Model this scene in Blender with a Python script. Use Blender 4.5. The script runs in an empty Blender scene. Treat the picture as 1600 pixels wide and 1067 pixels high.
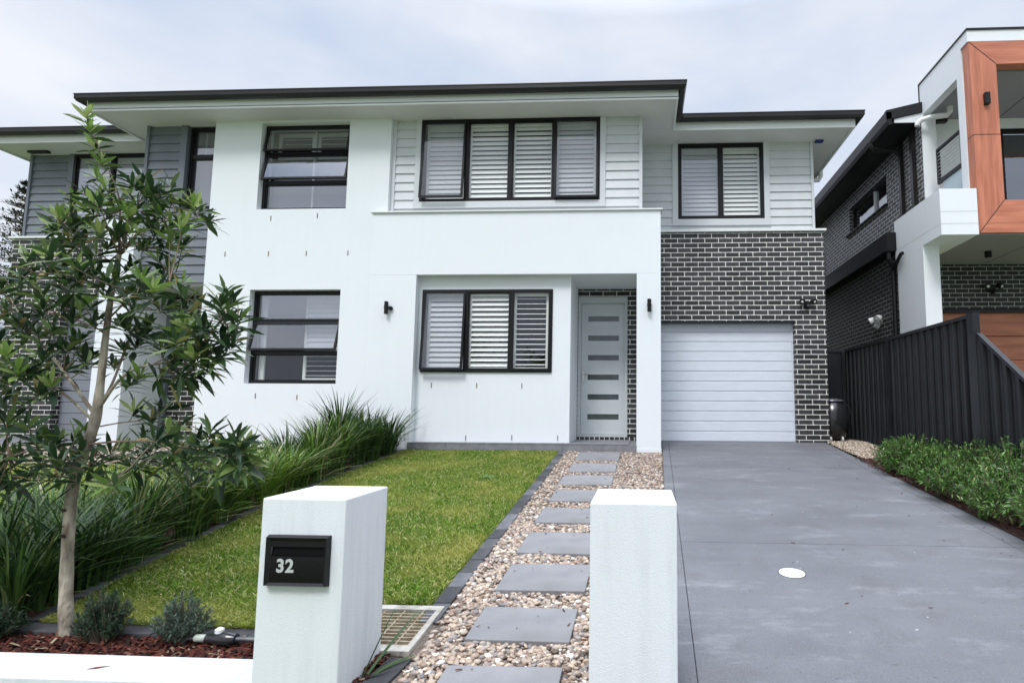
import bpy, math, random
import numpy as np
from mathutils import Vector, Matrix
PI = math.pi
sc = bpy.context.scene
C = sc.collection
rnd = random.Random(7)
nrg = np.random.default_rng(11)

# ------------------------------------------------------------------ camera
cam = bpy.data.cameras.new('camera'); camo = bpy.data.objects.new('camera', cam); C.objects.link(camo)
cam.sensor_width = 36; cam.lens = 865.8 / 1600 * 36
cam.shift_x = -(960.4 - 800) / 1600; cam.shift_y = (554.4 - 533.5) / 1600
cam.clip_start = 0.05; cam.clip_end = 3000
yaw, pitch, roll = [math.radians(a) for a in (2.78, 5.53, .33)]
fw = Vector((-math.sin(yaw) * math.cos(pitch), math.cos(yaw) * math.cos(pitch), math.sin(pitch)))
rt = Vector((math.cos(yaw), math.sin(yaw), 0)); up = rt.cross(fw)
r2 = rt * math.cos(roll) + up * math.sin(roll); u2 = -rt * math.sin(roll) + up * math.cos(roll)
camo.matrix_world = Matrix(((r2.x, u2.x, -fw.x, 0), (r2.y, u2.y, -fw.y, 0), (r2.z, u2.z, -fw.z, 0), (0, 0, 0, 1)))
sc.camera = camo

# ------------------------------------------------------------------ sky and sun (overcast)
SUN_EL, SUN_ROT = math.radians(52), math.radians(200)
w = bpy.data.worlds.new('World'); sc.world = w; w.use_nodes = True
nt = w.node_tree; nt.nodes.clear()
out = nt.nodes.new('ShaderNodeOutputWorld'); bg = nt.nodes.new('ShaderNodeBackground')
sky = nt.nodes.new('ShaderNodeTexSky'); sky.sky_type = 'NISHITA'; sky.sun_disc = False
sky.sun_elevation = SUN_EL; sky.sun_rotation = SUN_ROT; sky.dust_density = 2.0
tc = nt.nodes.new('ShaderNodeTexCoord')
mp = nt.nodes.new('ShaderNodeMapping'); mp.inputs['Scale'].default_value = (1, 1, 2.6); mp.inputs['Location'].default_value = (2.3, .7, .4)
n1 = nt.nodes.new('ShaderNodeTexNoise'); n1.inputs['Scale'].default_value = 2.1; n1.inputs['Detail'].default_value = 5; n1.inputs['Roughness'].default_value = .52
rp = nt.nodes.new('ShaderNodeValToRGB')
rp.color_ramp.elements[0].position = .32; rp.color_ramp.elements[0].color = (5.4, 6.3, 7.9, 1)
rp.color_ramp.elements[1].position = .68; rp.color_ramp.elements[1].color = (8.5, 8.75, 9.3, 1)
sep = nt.nodes.new('ShaderNodeSeparateXYZ')
el = nt.nodes.new('ShaderNodeMapRange'); el.inputs['From Min'].default_value = .6; el.inputs['From Max'].default_value = 1.0
el.inputs['To Min'].default_value = 1.0; el.inputs['To Max'].default_value = 5.6
vm = nt.nodes.new('ShaderNodeVectorMath'); vm.operation = 'SCALE'
mx = nt.nodes.new('ShaderNodeMix'); mx.data_type = 'RGBA'; mx.inputs['Factor'].default_value = .9
L = nt.links.new
L(tc.outputs['Generated'], mp.inputs['Vector']); L(mp.outputs[0], n1.inputs['Vector']); L(n1.outputs['Fac'], rp.inputs['Fac'])
L(tc.outputs['Generated'], sep.inputs[0]); L(sep.outputs['Z'], el.inputs['Value'])
L(rp.outputs['Color'], vm.inputs[0]); L(el.outputs[0], vm.inputs['Scale'])
L(sky.outputs[0], mx.inputs['A']); L(vm.outputs[0], mx.inputs['B'])
L(mx.outputs['Result'], bg.inputs['Color']); bg.inputs['Strength'].default_value = .1
L(bg.outputs[0], out.inputs['Surface'])
sl = bpy.data.lights.new('sun', 'SUN'); sl.energy = 1.7; sl.angle = math.radians(16); sl.color = (1, .985, .97)
so = bpy.data.objects.new('sun', sl); C.objects.link(so)
sd = Vector((-.25, -.85, 1.15)).normalized()
so.rotation_euler = sd.to_track_quat('Z', 'Y').to_euler()
sc.view_settings.view_transform = 'Standard'; sc.view_settings.look = 'None'
sc.view_settings.exposure = 0.2; sc.view_settings.gamma = 1
sc.render.engine = 'CYCLES'
sc.cycles.max_bounces = 8; sc.cycles.transparent_max_bounces = 12

# ------------------------------------------------------------------ materials
def s2l(c):
    return tuple(((v / 255) / 12.92 if v / 255 <= .04045 else ((v / 255 + .055) / 1.055) ** 2.4) for v in c)
def newmat(name):
    m = bpy.data.materials.new(name); m.use_nodes = True
    t = m.node_tree; b = t.nodes['Principled BSDF']
    return m, t, b
def mat(name, c1, c2=None, rough=.6, scale=8, bump=0, bscale=60, metal=0, spec=.5, detail=4, lo=.35, hi=.65, stretch=None, island=0, c3=None, s3=2.0, lo3=.5, hi3=.7, coat=0, trans=0):
    m, t, b = newmat(name); N = t.nodes.new; L = t.links.new
    b.inputs['Roughness'].default_value = rough; b.inputs['Metallic'].default_value = metal
    b.inputs['Specular IOR Level'].default_value = spec
    if coat: b.inputs['Coat Weight'].default_value = coat
    tc = N('ShaderNodeTexCoord'); vec = tc.outputs['Object']
    if stretch:
        mp = N('ShaderNodeMapping'); mp.inputs['Scale'].default_value = stretch; L(vec, mp.inputs['Vector']); vec = mp.outputs[0]
    col = None
    if c2 is not None:
        n = N('ShaderNodeTexNoise'); n.inputs['Scale'].default_value = scale; n.inputs['Detail'].default_value = detail; L(vec, n.inputs['Vector'])
        r = N('ShaderNodeValToRGB'); r.color_ramp.elements[0].position = lo; r.color_ramp.elements[1].position = hi
        r.color_ramp.elements[0].color = (*c1, 1); r.color_ramp.elements[1].color = (*c2, 1)
        L(n.outputs['Fac'], r.inputs['Fac']); col = r.outputs['Color']
        if c3 is not None:
            n3 = N('ShaderNodeTexNoise'); n3.inputs['Scale'].default_value = s3; n3.inputs['Detail'].default_value = 3; L(vec, n3.inputs['Vector'])
            mr = N('ShaderNodeMapRange'); mr.inputs['From Min'].default_value = lo3; mr.inputs['From Max'].default_value = hi3; L(n3.outputs['Fac'], mr.inputs['Value'])
            mm = N('ShaderNodeMix'); mm.data_type = 'RGBA'; L(mr.outputs[0], mm.inputs['Factor']); L(col, mm.inputs['A']); mm.inputs['B'].default_value = (*c3, 1); col = mm.outputs['Result']
    if island:
        g = N('ShaderNodeNewGeometry'); mr = N('ShaderNodeMapRange'); mr.inputs['To Min'].default_value = 1 - island; mr.inputs['To Max'].default_value = 1 + island
        L(g.outputs['Random Per Island'], mr.inputs['Value'])
        sc_ = N('ShaderNodeVectorMath'); sc_.operation = 'SCALE'; L(mr.outputs[0], sc_.inputs['Scale'])
        if col: L(col, sc_.inputs[0])
        else: sc_.inputs[0].default_value = c1
        col = sc_.outputs[0]
    if col: L(col, b.inputs['Base Color'])
    else: b.inputs['Base Color'].default_value = (*c1, 1)
    if bump:
        nb = N('ShaderNodeTexNoise'); nb.inputs['Scale'].default_value = bscale; nb.inputs['Detail'].default_value = 5; L(vec, nb.inputs['Vector'])
        bp = N('ShaderNodeBump'); bp.inputs['Strength'].default_value = bump; bp.inputs['Distance'].default_value = .01
        L(nb.outputs['Fac'], bp.inputs['Height']); L(bp.outputs[0], b.inputs['Normal'])
    return m
def objrand(m, lo, hi):
    t = m.node_tree; b = t.nodes['Principled BSDF']; l = b.inputs['Base Color'].links[0]; src = l.from_socket
    oi = t.nodes.new('ShaderNodeObjectInfo'); mr = t.nodes.new('ShaderNodeMapRange'); mr.inputs['To Min'].default_value = lo; mr.inputs['To Max'].default_value = hi
    pw = t.nodes.new('ShaderNodeMath'); pw.operation = 'POWER'; pw.inputs[1].default_value = 2.5; t.links.new(oi.outputs['Random'], pw.inputs[0]); t.links.new(pw.outputs[0], mr.inputs['Value'])
    v = t.nodes.new('ShaderNodeVectorMath'); v.operation = 'SCALE'; t.links.new(src, v.inputs[0]); t.links.new(mr.outputs[0], v.inputs['Scale']); t.links.new(v.outputs[0], b.inputs['Base Color'])
def ramp_island(name, stops, rough=.6, spec=.3, noise=0, trans=0, pos=None):
    """colour by island (each leaf, pebble or chip its own), optional large-scale shift by position"""
    m, t, b = newmat(name); N = t.nodes.new; L = t.links.new
    g = N('ShaderNodeNewGeometry'); r = N('ShaderNodeValToRGB'); cr = r.color_ramp
    while len(cr.elements) < len(stops): cr.elements.new(.5)
    for e, (p, c) in zip(cr.elements, stops): e.position = p; e.color = (*c, 1)
    L(g.outputs['Random Per Island'], r.inputs['Fac']); col = r.outputs['Color']
    if noise or pos:
        tc = N('ShaderNodeTexCoord'); n = N('ShaderNodeTexNoise'); n.inputs['Scale'].default_value = pos[1] if pos else 30; n.inputs['Detail'].default_value = 3
        L(tc.outputs['Object'], n.inputs['Vector'])
        if pos:
            mr = N('ShaderNodeMapRange'); mr.inputs['From Min'].default_value = pos[2]; mr.inputs['From Max'].default_value = pos[3]; mr.inputs['To Max'].default_value = pos[4]
            L(n.outputs['Fac'], mr.inputs['Value'])
            mm = N('ShaderNodeMix'); mm.data_type = 'RGBA'; L(mr.outputs[0], mm.inputs['Factor']); L(col, mm.inputs['A']); mm.inputs['B'].default_value = (*pos[0], 1); col = mm.outputs['Result']
    L(col, b.inputs['Base Color']); b.inputs['Roughness'].default_value = rough; b.inputs['Specular IOR Level'].default_value = spec
    if trans:
        tr = N('ShaderNodeBsdfTranslucent'); L(col, tr.inputs['Color']); mxs = N('ShaderNodeMixShader'); mxs.inputs[0].default_value = trans
        o = t.nodes['Material Output']; L(b.outputs[0], mxs.inputs[1]); L(tr.outputs[0], mxs.inputs[2]); L(mxs.outputs[0], o.inputs['Surface'])
    return m
def brickmat(name, off=0.0, dark=(.011, .011, .012), light=(.05, .047, .05), mortar=(.84, .82, .75), vert=False):
    m, t, b = newmat(name); N = t.nodes.new; L = t.links.new
    g = N('ShaderNodeNewGeometry'); sp = N('ShaderNodeSeparateXYZ'); L(g.outputs['Position'], sp.inputs[0])
    sn = N('ShaderNodeSeparateXYZ'); L(g.outputs['True Normal'], sn.inputs[0])
    ab = N('ShaderNodeMath'); ab.operation = 'ABSOLUTE'; L(sn.outputs['X'], ab.inputs[0])
    gt = N('ShaderNodeMath'); gt.operation = 'GREATER_THAN'; L(ab.outputs[0], gt.inputs[0]); gt.inputs[1].default_value = .5
    mxn = N('ShaderNodeMix'); L(gt.outputs[0], mxn.inputs['Factor']); L(sp.outputs['X'], mxn.inputs['A']); L(sp.outputs['Y'], mxn.inputs['B'])
    ad = N('ShaderNodeMath'); L(sp.outputs['Z'], ad.inputs[0]); ad.inputs[1].default_value = off
    cb = N('ShaderNodeCombineXYZ')
    ax = N('ShaderNodeMath'); L(mxn.outputs[0], ax.inputs[0]); ax.inputs[1].default_value = 50.0
    if vert: L(ad.outputs[0], cb.inputs[0]); L(ax.outputs[0], cb.inputs[1])
    else: L(ax.outputs[0], cb.inputs[0]); L(ad.outputs[0], cb.inputs[1])
    br = N('ShaderNodeTexBrick'); L(cb.outputs[0], br.inputs['Vector'])
    br.inputs['Scale'].default_value = 1; br.inputs['Brick Width'].default_value = .24; br.inputs['Row Height'].default_value = .086
    br.inputs['Mortar Size'].default_value = .0067; br.inputs['Mortar Smooth'].default_value = .15; br.inputs['Bias'].default_value = 0
    br.inputs['Color1'].default_value = (*dark, 1); br.inputs['Color2'].default_value = (*light, 1); br.inputs['Mortar'].default_value = (*mortar, 1)
    nz = N('ShaderNodeTexNoise'); nz.inputs['Scale'].default_value = 14; nz.inputs['Detail'].default_value = 6; L(g.outputs['Position'], nz.inputs['Vector'])
    mr = N('ShaderNodeMapRange'); mr.inputs['From Min'].default_value = .3; mr.inputs['From Max'].default_value = .7; mr.inputs['To Min'].default_value = .6; mr.inputs['To Max'].default_value = 1.12; L(nz.outputs['Fac'], mr.inputs['Value'])
    vs = N('ShaderNodeVectorMath'); vs.operation = 'SCALE'; L(br.outputs['Color'], vs.inputs[0]); L(mr.outputs[0], vs.inputs['Scale'])
    L(vs.outputs[0], b.inputs['Base Color']); b.inputs['Roughness'].default_value = .55
    nf = N('ShaderNodeTexNoise'); nf.inputs['Scale'].default_value = 150; L(g.outputs['Position'], nf.inputs['Vector'])
    h = N('ShaderNodeMath'); h.operation = 'MULTIPLY_ADD'; L(br.outputs['Fac'], h.inputs[0]); h.inputs[1].default_value = -1; 
    h2 = N('ShaderNodeMath'); h2.operation = 'MULTIPLY'; L(nf.outputs['Fac'], h2.inputs[0]); h2.inputs[1].default_value = .25; L(h2.outputs[0], h.inputs[2])
    bp = N('ShaderNodeBump'); bp.inputs['Strength'].default_value = .6; bp.inputs['Distance'].default_value = .008; L(h.outputs[0], bp.inputs['Height']); L(bp.outputs[0], b.inputs['Normal'])
    return m
def glassmat(name, refl=.22, tint=(.8, .83, .84)):
    m = bpy.data.materials.new(name); m.use_nodes = True; t = m.node_tree; t.nodes.clear(); N = t.nodes.new; L = t.links.new
    o = N('ShaderNodeOutputMaterial'); tr = N('ShaderNodeBsdfTransparent'); tr.inputs[0].default_value = (*tint, 1)
    gl = N('ShaderNodeBsdfGlossy'); gl.inputs['Roughness'].default_value = .01; gl.inputs[0].default_value = (.93, .95, 1, 1)
    lw = N('ShaderNodeLayerWeight'); lw.inputs['Blend'].default_value = .5; pw = N('ShaderNodeMath'); pw.operation = 'POWER'; L(lw.outputs['Facing'], pw.inputs[0]); pw.inputs[1].default_value = 4
    ad = N('ShaderNodeMath'); ad.operation = 'MULTIPLY_ADD'; ad.use_clamp = True; L(pw.outputs[0], ad.inputs[0]); ad.inputs[1].default_value = .85; ad.inputs[2].default_value = refl
    g = N('ShaderNodeTexCoord'); n = N('ShaderNodeTexNoise'); n.inputs['Scale'].default_value = 1.6; L(g.outputs['Object'], n.inputs['Vector'])
    bp = N('ShaderNodeBump'); bp.inputs['Strength'].default_value = .05; bp.inputs['Distance'].default_value = .05; L(n.outputs['Fac'], bp.inputs['Height']); L(bp.outputs[0], gl.inputs['Normal'])
    mx = N('ShaderNodeMixShader'); L(ad.outputs[0], mx.inputs[0]); L(tr.outputs[0], mx.inputs[1]); L(gl.outputs[0], mx.inputs[2]); L(mx.outputs[0], o.inputs[0])
    return m
def rendermat(name, c, stain=(.52, .56, .58), amt=.35, bump=.35, bs=220):
    """painted render: white with fine grain and faint vertical dirt streaks"""
    m, t, b = newmat(name); N = t.nodes.new; L = t.links.new
    g = N('ShaderNodeTexCoord'); mp = N('ShaderNodeMapping'); mp.inputs['Scale'].default_value = (9, 9, .8); L(g.outputs['Object'], mp.inputs['Vector'])
    n = N('ShaderNodeTexNoise'); n.inputs['Scale'].default_value = 1.5; n.inputs['Detail'].default_value = 7; n.inputs['Roughness'].default_value = .65; L(mp.outputs[0], n.inputs['Vector'])
    n2 = N('ShaderNodeTexNoise'); n2.inputs['Scale'].default_value = .9; n2.inputs['Detail'].default_value = 3; L(g.outputs['Object'], n2.inputs['Vector'])
    mu = N('ShaderNodeMath'); mu.operation = 'MULTIPLY'; L(n.outputs['Fac'], mu.inputs[0]); L(n2.outputs['Fac'], mu.inputs[1])
    mr = N('ShaderNodeMapRange'); mr.inputs['From Min'].default_value = .22; mr.inputs['From Max'].default_value = .46; mr.inputs['To Max'].default_value = amt; L(mu.outputs[0], mr.inputs['Value'])
    mm = N('ShaderNodeMix'); mm.data_type = 'RGBA'; L(mr.outputs[0], mm.inputs['Factor']); mm.inputs['A'].default_value = (*c, 1); mm.inputs['B'].default_value = (*stain, 1)
    L(mm.outputs['Result'], b.inputs['Base Color']); b.inputs['Roughness'].default_value = .8; b.inputs['Specular IOR Level'].default_value = .25
    nb = N('ShaderNodeTexNoise'); nb.inputs['Scale'].default_value = bs; nb.inputs['Detail'].default_value = 6; L(g.outputs['Object'], nb.inputs['Vector'])
    bp = N('ShaderNodeBump'); bp.inputs['Strength'].default_value = bump; bp.inputs['Distance'].default_value = .004; L(nb.outputs['Fac'], bp.inputs['Height']); L(bp.outputs[0], b.inputs['Normal'])
    return m
M = {}
M['render'] = rendermat('white_render', (.75, .78, .8), (.55, .58, .6), amt=.1)
M['pillar'] = rendermat('pillar_render', (.72, .745, .765), (.4, .42, .43), .5, .8, 320)
M['brick'] = brickmat('charcoal_brick', off=.6)
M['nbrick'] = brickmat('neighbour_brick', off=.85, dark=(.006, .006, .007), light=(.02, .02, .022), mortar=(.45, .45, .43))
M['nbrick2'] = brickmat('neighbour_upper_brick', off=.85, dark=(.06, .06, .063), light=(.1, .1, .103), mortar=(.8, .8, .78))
M['clad'] = mat('light_grey_board', (.56, .58, .595), (.6, .62, .635), .5, 3, .05, 40)
M['dclad'] = mat('dark_grey_board', (.14, .155, .18), (.17, .185, .21), .5, 3, .05, 40)
M['trim'] = mat('grey_trim', (.58, .6, .615), rough=.45)
M['dtrim'] = mat('dark_trim', (.14, .155, .18), rough=.45)
M['black'] = mat('black_powder_coat', (.009, .009, .01), rough=.35, spec=.28)
M['gutter'] = mat('dark_gutter_steel', (.01, .009, .0095), (.016, .0145, .015), .32, 2, metal=0, spec=.35)
M['fascia'] = mat('white_fascia', (.72, .74, .73), rough=.45)
M['soffit'] = mat('soffit_sheet', (.6, .59, .585), (.64, .63, .625), .7, 1.5)
M['roof'] = mat('dark_roof_tile', (.06, .06, .065), (.08, .08, .085), .6, 6, .4, 20)
M['shutter'] = mat('white_shutter', (.86, .86, .84), rough=.4)
M['blind'] = mat('pale_blind', (.2, .2, .235), (.24, .24, .275), .8, 2)
M['room'] = mat('dim_room', (.045, .043, .04), rough=.9)  # near-black: the dimness of the rooms is put into their colour
M['glass'] = glassmat('window_glass', .08, (.93, .94, .93))
M['screen'] = glassmat('screened_glass', .14, (.74, .75, .78))
M['mirror'] = glassmat('reflective_glass', .32, (.55, .57, .6))
M['glassd'] = glassmat('mirrored_glass', .26, (.72, .74, .78))
M['garage'] = mat('garage_door_white', (.62, .66, .72), (.67, .705, .765), .5, 5, .12, 90, stretch=(1, 1, 8))
M['door'] = mat('pale_grey_door', (.55, .59, .6), (.58, .62, .63), .4, 4)
M['frost'] = mat('dark_frosted_glass', (.035, .05, .055), (.06, .08, .085), .12, 6, spec=.8)
M['chrome'] = mat('brushed_metal', (.6, .6, .6), rough=.3, metal=1)
M['tile'] = mat('grey_porch_tile', (.17, .17, .18), (.22, .22, .235), .55, 9, .1, 60)
M['paver'] = mat('grey_stepping_stone', (.215, .213, .222), (.265, .263, .27), .7, 5, .25, 120, c3=(.19, .185, .185), s3=2.5)
M['edge'] = mat('charcoal_edging', (.035, .036, .04), (.06, .06, .065), .8, 6, .4, 90, c3=(.16, .16, .165), s3=1.3, lo3=.58, hi3=.72)
objrand(M['edge'], .8, 3.0); objrand(M['paver'], .85, 1.12)
M['mulchbase'] = mat('dark_soil', (.03, .018, .014), (.06, .028, .02), .95, 20, .8, 60)
M['gravelbase'] = mat('gravel_bed', (.09, .07, .055), (.2, .16, .13), .9, 60, .8, 90)
M['fence'] = mat('black_fence_steel', (.008, .009, .011), (.013, .014, .017), .4, 3, spec=.4)
M['orange'] = mat('timber_look_panel', (.4, .125, .065), (.56, .2, .115), .45, 3, .05, 40, stretch=(5, 5, .5))
M['orangeh'] = mat('timber_look_panel_flat', (.4, .125, .065), (.56, .2, .115), .45, 3, .05, 40, stretch=(.5, 5, 5))
M['groove'] = mat('dark_groove', (.03, .02, .018), rough=.9)
M['nwhite'] = rendermat('neighbour_white', (.76, .78, .8), amt=.1)
M['nsoffit'] = mat('grey_ceiling', (.27, .27, .28), rough=.8)
M['whitepvc'] = mat('white_pipe', (.72, .73, .72), rough=.35)
M['curtain'] = mat('grey_curtain', (.05, .052, .06), rough=.8)
M['bin'] = mat('glossy_dark_plastic', (.018, .019, .02), rough=.2, spec=.6)
M['bark'] = mat('pale_bark', (.17, .14, .105), (.42, .37, .29), .9, 16, .9, 70, detail=8, lo=.38, hi=.6, stretch=(1, 1, .4), c3=(.12, .065, .04), s3=9, lo3=.56, hi3=.66)
M['twig'] = mat('brown_twig', (.12, .085, .06), (.2, .15, .11), .85, 20)
M['knot'] = mat('dark_knot', (.02, .01, .008), rough=.9)
M['brass'] = mat('tarnished_metal', (.1, .105, .11), (.18, .185, .175), .45, 25, metal=.6)
M['cement'] = mat('grate_concrete', (.3, .275, .23), (.52, .49, .43), .85, 12, .3, 90)
M['grate'] = mat('rusty_grate', (.32, .24, .15), (.5, .42, .3), .7, 25)
M['street'] = mat('footpath_concrete', (.3, .3, .29), (.36, .36, .35), .9, 3, .2, 80)
M['asphalt'] = mat('asphalt', (.045, .045, .048), (.06, .06, .062), .9, 30, .4, 120)
M['weep'] = mat('weep_insert', (.16, .12, .07), rough=.8)
M['rooftile'] = mat('far_roof_tile', (.16, .165, .18), (.22, .225, .24), .7, 4, stretch=(1, 1, 6))
M['white'] = mat('white_plastic', (.72, .73, .72), rough=.4)
M['lid'] = mat('white_cover', (.8, .79, .73), (.7, .7, .66), .5, 30)
M['blue'] = mat('blue_plastic', (.02, .04, .16), rough=.4)
M['plain_glass'] = mat('pale_glass_panel', (.42, .52, .56), rough=.12, spec=.6)
def concrete():
    m, t, b = newmat('coloured_driveway_concrete'); N = t.nodes.new; L = t.links.new
    g = N('ShaderNodeTexCoord'); o = g.outputs['Object']
    def noise(s, d, r=.6, st=None):
        v = o
        if st:
            mp = N('ShaderNodeMapping'); mp.inputs['Scale'].default_value = st; L(o, mp.inputs['Vector']); v = mp.outputs[0]
        n = N('ShaderNodeTexNoise'); n.inputs['Scale'].default_value = s; n.inputs['Detail'].default_value = d; n.inputs['Roughness'].default_value = r; L(v, n.inputs['Vector']); return n.outputs['Fac']
    def mixc(f, lo, hi, amt, a, bcol):
        mr = N('ShaderNodeMapRange'); mr.inputs['From Min'].default_value = lo; mr.inputs['From Max'].default_value = hi; mr.inputs['To Max'].default_value = amt; L(f, mr.inputs['Value'])
        mm = N('ShaderNodeMix'); mm.data_type = 'RGBA'; L(mr.outputs[0], mm.inputs['Factor'])
        if isinstance(a, tuple): mm.inputs['A'].default_value = (*a, 1)
        else: L(a, mm.inputs['A'])
        mm.inputs['B'].default_value = (*bcol, 1); return mm.outputs['Result']
    c = mixc(noise(1.2, 6, .6, (.8, 1.6, 1)), .35, .65, 1, (.1, .101, .112), (.136, .138, .15))
    c = mixc(noise(2.6, 8, .7, (.7, 1.8, 1)), .54, .68, .55, c, (.255, .257, .272))
    c = mixc(noise(1.7, 5, .6), .58, .7, .55, c, (.085, .082, .083))
    c = mixc(noise(16, 4, .65, (1, 2.2, 1)), .65, .69, .7, c, (.06, .058, .06))
    c = mixc(noise(4.5, 6, .7, (1, .35, 1)), .6, .72, .4, c, (.075, .074, .078))
    c = mixc(noise(23, 2, .5), .755, .78, .8, c, (.42, .42, .42))
    c = mixc(noise(160, 3, .6), .42, .68, .35, c, (.25, .25, .262))
    L(c, b.inputs['Base Color']); b.inputs['Roughness'].default_value = .62; b.inputs['Specular IOR Level'].default_value = .4
    bp = N('ShaderNodeBump'); bp.inputs['Strength'].default_value = .2; bp.inputs['Distance'].default_value = .004; L(noise(180, 4), bp.inputs['Height']); L(bp.outputs[0], b.inputs['Normal'])
    return m
M['drive'] = concrete()
M['drivedark'] = mat('driveway_joint', (.05, .05, .055), rough=.9)
def leafy(name, stops, rough=.42, spec=.4, trans=.2, **k): return ramp_island(name, stops, rough, spec, trans=trans, **k)
M['leaf'] = leafy('tree_leaf', [(0, (.01, .026, .011)), (.5, (.026, .058, .021)), (.8, (.065, .12, .035)), (.95, (.14, .2, .055)), (1, (.28, .2, .08))])
M['leafnew'] = leafy('new_tree_leaf', [(0, (.1, .18, .035)), (.6, (.18, .28, .06)), (1, (.32, .38, .14))], trans=.35)
M['strap'] = leafy('strap_leaf', [(0, (.02, .055, .01)), (.5, (.06, .125, .02)), (.84, (.14, .24, .04)), (.93, (.3, .27, .14)), (1, (.55, .48, .34))], .45)
M['strapl'] = leafy('light_strap_leaf', [(0, (.08, .16, .02)), (.6, (.16, .27, .035)), (.92, (.26, .36, .08)), (1, (.5, .44, .3))], .45, trans=.3)
M['strapd'] = leafy('dark_strap_leaf', [(0, (.012, .036, .01)), (.6, (.035, .08, .018)), (.93, (.08, .15, .03)), (1, (.25, .21, .12))], .45)
M['bright'] = leafy('bright_strap_leaf', [(0, (.1, .22, .05)), (1, (.25, .4, .14))], .45, trans=.35)
M['bush'] = leafy('shrub_leaf', [(0, (.02, .065, .01)), (.5, (.05, .14, .02)), (.88, (.12, .24, .035)), (1, (.3, .4, .14))])
M['sage'] = leafy('grey_green_leaf', [(0, (.05, .08, .06)), (.7, (.11, .16, .115)), (1, (.2, .27, .2))])
M['sagedark'] = leafy('dark_needle_leaf', [(0, (.02, .045, .025)), (1, (.055, .1, .055))])
M['pine'] = leafy('pine_needle', [(0, (.012, .02, .014)), (1, (.035, .05, .035))], .8, .1, .0)
M['far'] = leafy('far_foliage', [(0, (.015, .03, .012)), (1, (.06, .1, .035))], .8, .1, .1)
M['grass'] = ramp_island('lawn_blades', [(0, (.05, .13, .008)), (.45, (.13, .25, .015)), (.78, (.26, .36, .035)), (.88, (.5, .47, .16)), (1, (.75, .68, .4))], .5, .3, trans=.3, pos=((.45, .42, .11), 1.9, .45, .68, .68))
M['grassbase'] = mat('lawn_base', (.035, .06, .012), (.09, .12, .03), .95, 40, .5, 100)
M['lgrass'] = mat('neighbour_lawn', (.13, .19, .045), (.27, .3, .11), .95, 9, .8, 90)
M['verge'] = mat('verge_grass', (.06, .1, .025), (.12, .17, .04), .95, 6, .8, 60)
M['pebble'] = ramp_island('river_pebble', [(0, (.07, .05, .04)), (.2, (.27, .19, .14)), (.4, (.4, .33, .26)), (.55, (.15, .14, .15)), (.7, (.52, .42, .31)), (.85, (.3, .2, .15)), (.95, (.6, .53, .45)), (1, (.75, .72, .66))], .5, .45)
M['chip'] = ramp_island('red_mulch_chip', [(0, (.015, .008, .007)), (.4, (.055, .016, .012)), (.8, (.12, .03, .02)), (.95, (.15, .08, .05)), (1, (.35, .29, .2))], .85, .2)
M['crush'] = ramp_island('crushed_stone', [(0, (.2, .15, .11)), (.5, (.4, .32, .24)), (1, (.62, .55, .46))], .85, .2)

# ------------------------------------------------------------------ object helpers
OFF = {}
ORD = ['first', 'second', 'third', 'fourth', 'fifth', 'sixth', 'seventh', 'eighth', 'ninth', 'tenth', 'eleventh', 'twelfth', 'thirteenth', 'fourteenth', 'fifteenth', 'sixteenth', 'seventeenth', 'eighteenth', 'nineteenth', 'twentieth', 'twenty first', 'twenty second', 'twenty third', 'twenty fourth', 'twenty fifth', 'twenty sixth', 'twenty seventh', 'twenty eighth', 'twenty ninth', 'thirtieth']
def tag(o, label=None, cat=None, group=None, kind=None):
    if label: o['label'] = label
    if cat: o['category'] = cat
    if group: o['group'] = group
    if kind: o['kind'] = kind
    return o
def thing(name, loc, label, cat, group=None):
    o = bpy.data.objects.new(name, None); C.objects.link(o); o.location = loc; o.empty_display_size = .1
    OFF[o] = Vector(loc); return tag(o, label, cat, group)
def link(o, parent):
    C.objects.link(o)
    if parent is not None: o.parent = parent; OFF[o] = OFF.get(parent, Vector((0, 0, 0)))
    else: OFF[o] = Vector((0, 0, 0))
    return o
def gz(y):
    if y > 9.7: return -.56
    if y < 0: return -.56 - .085 * 9.7
    return -.56 - .085 * (9.7 - y)
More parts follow.
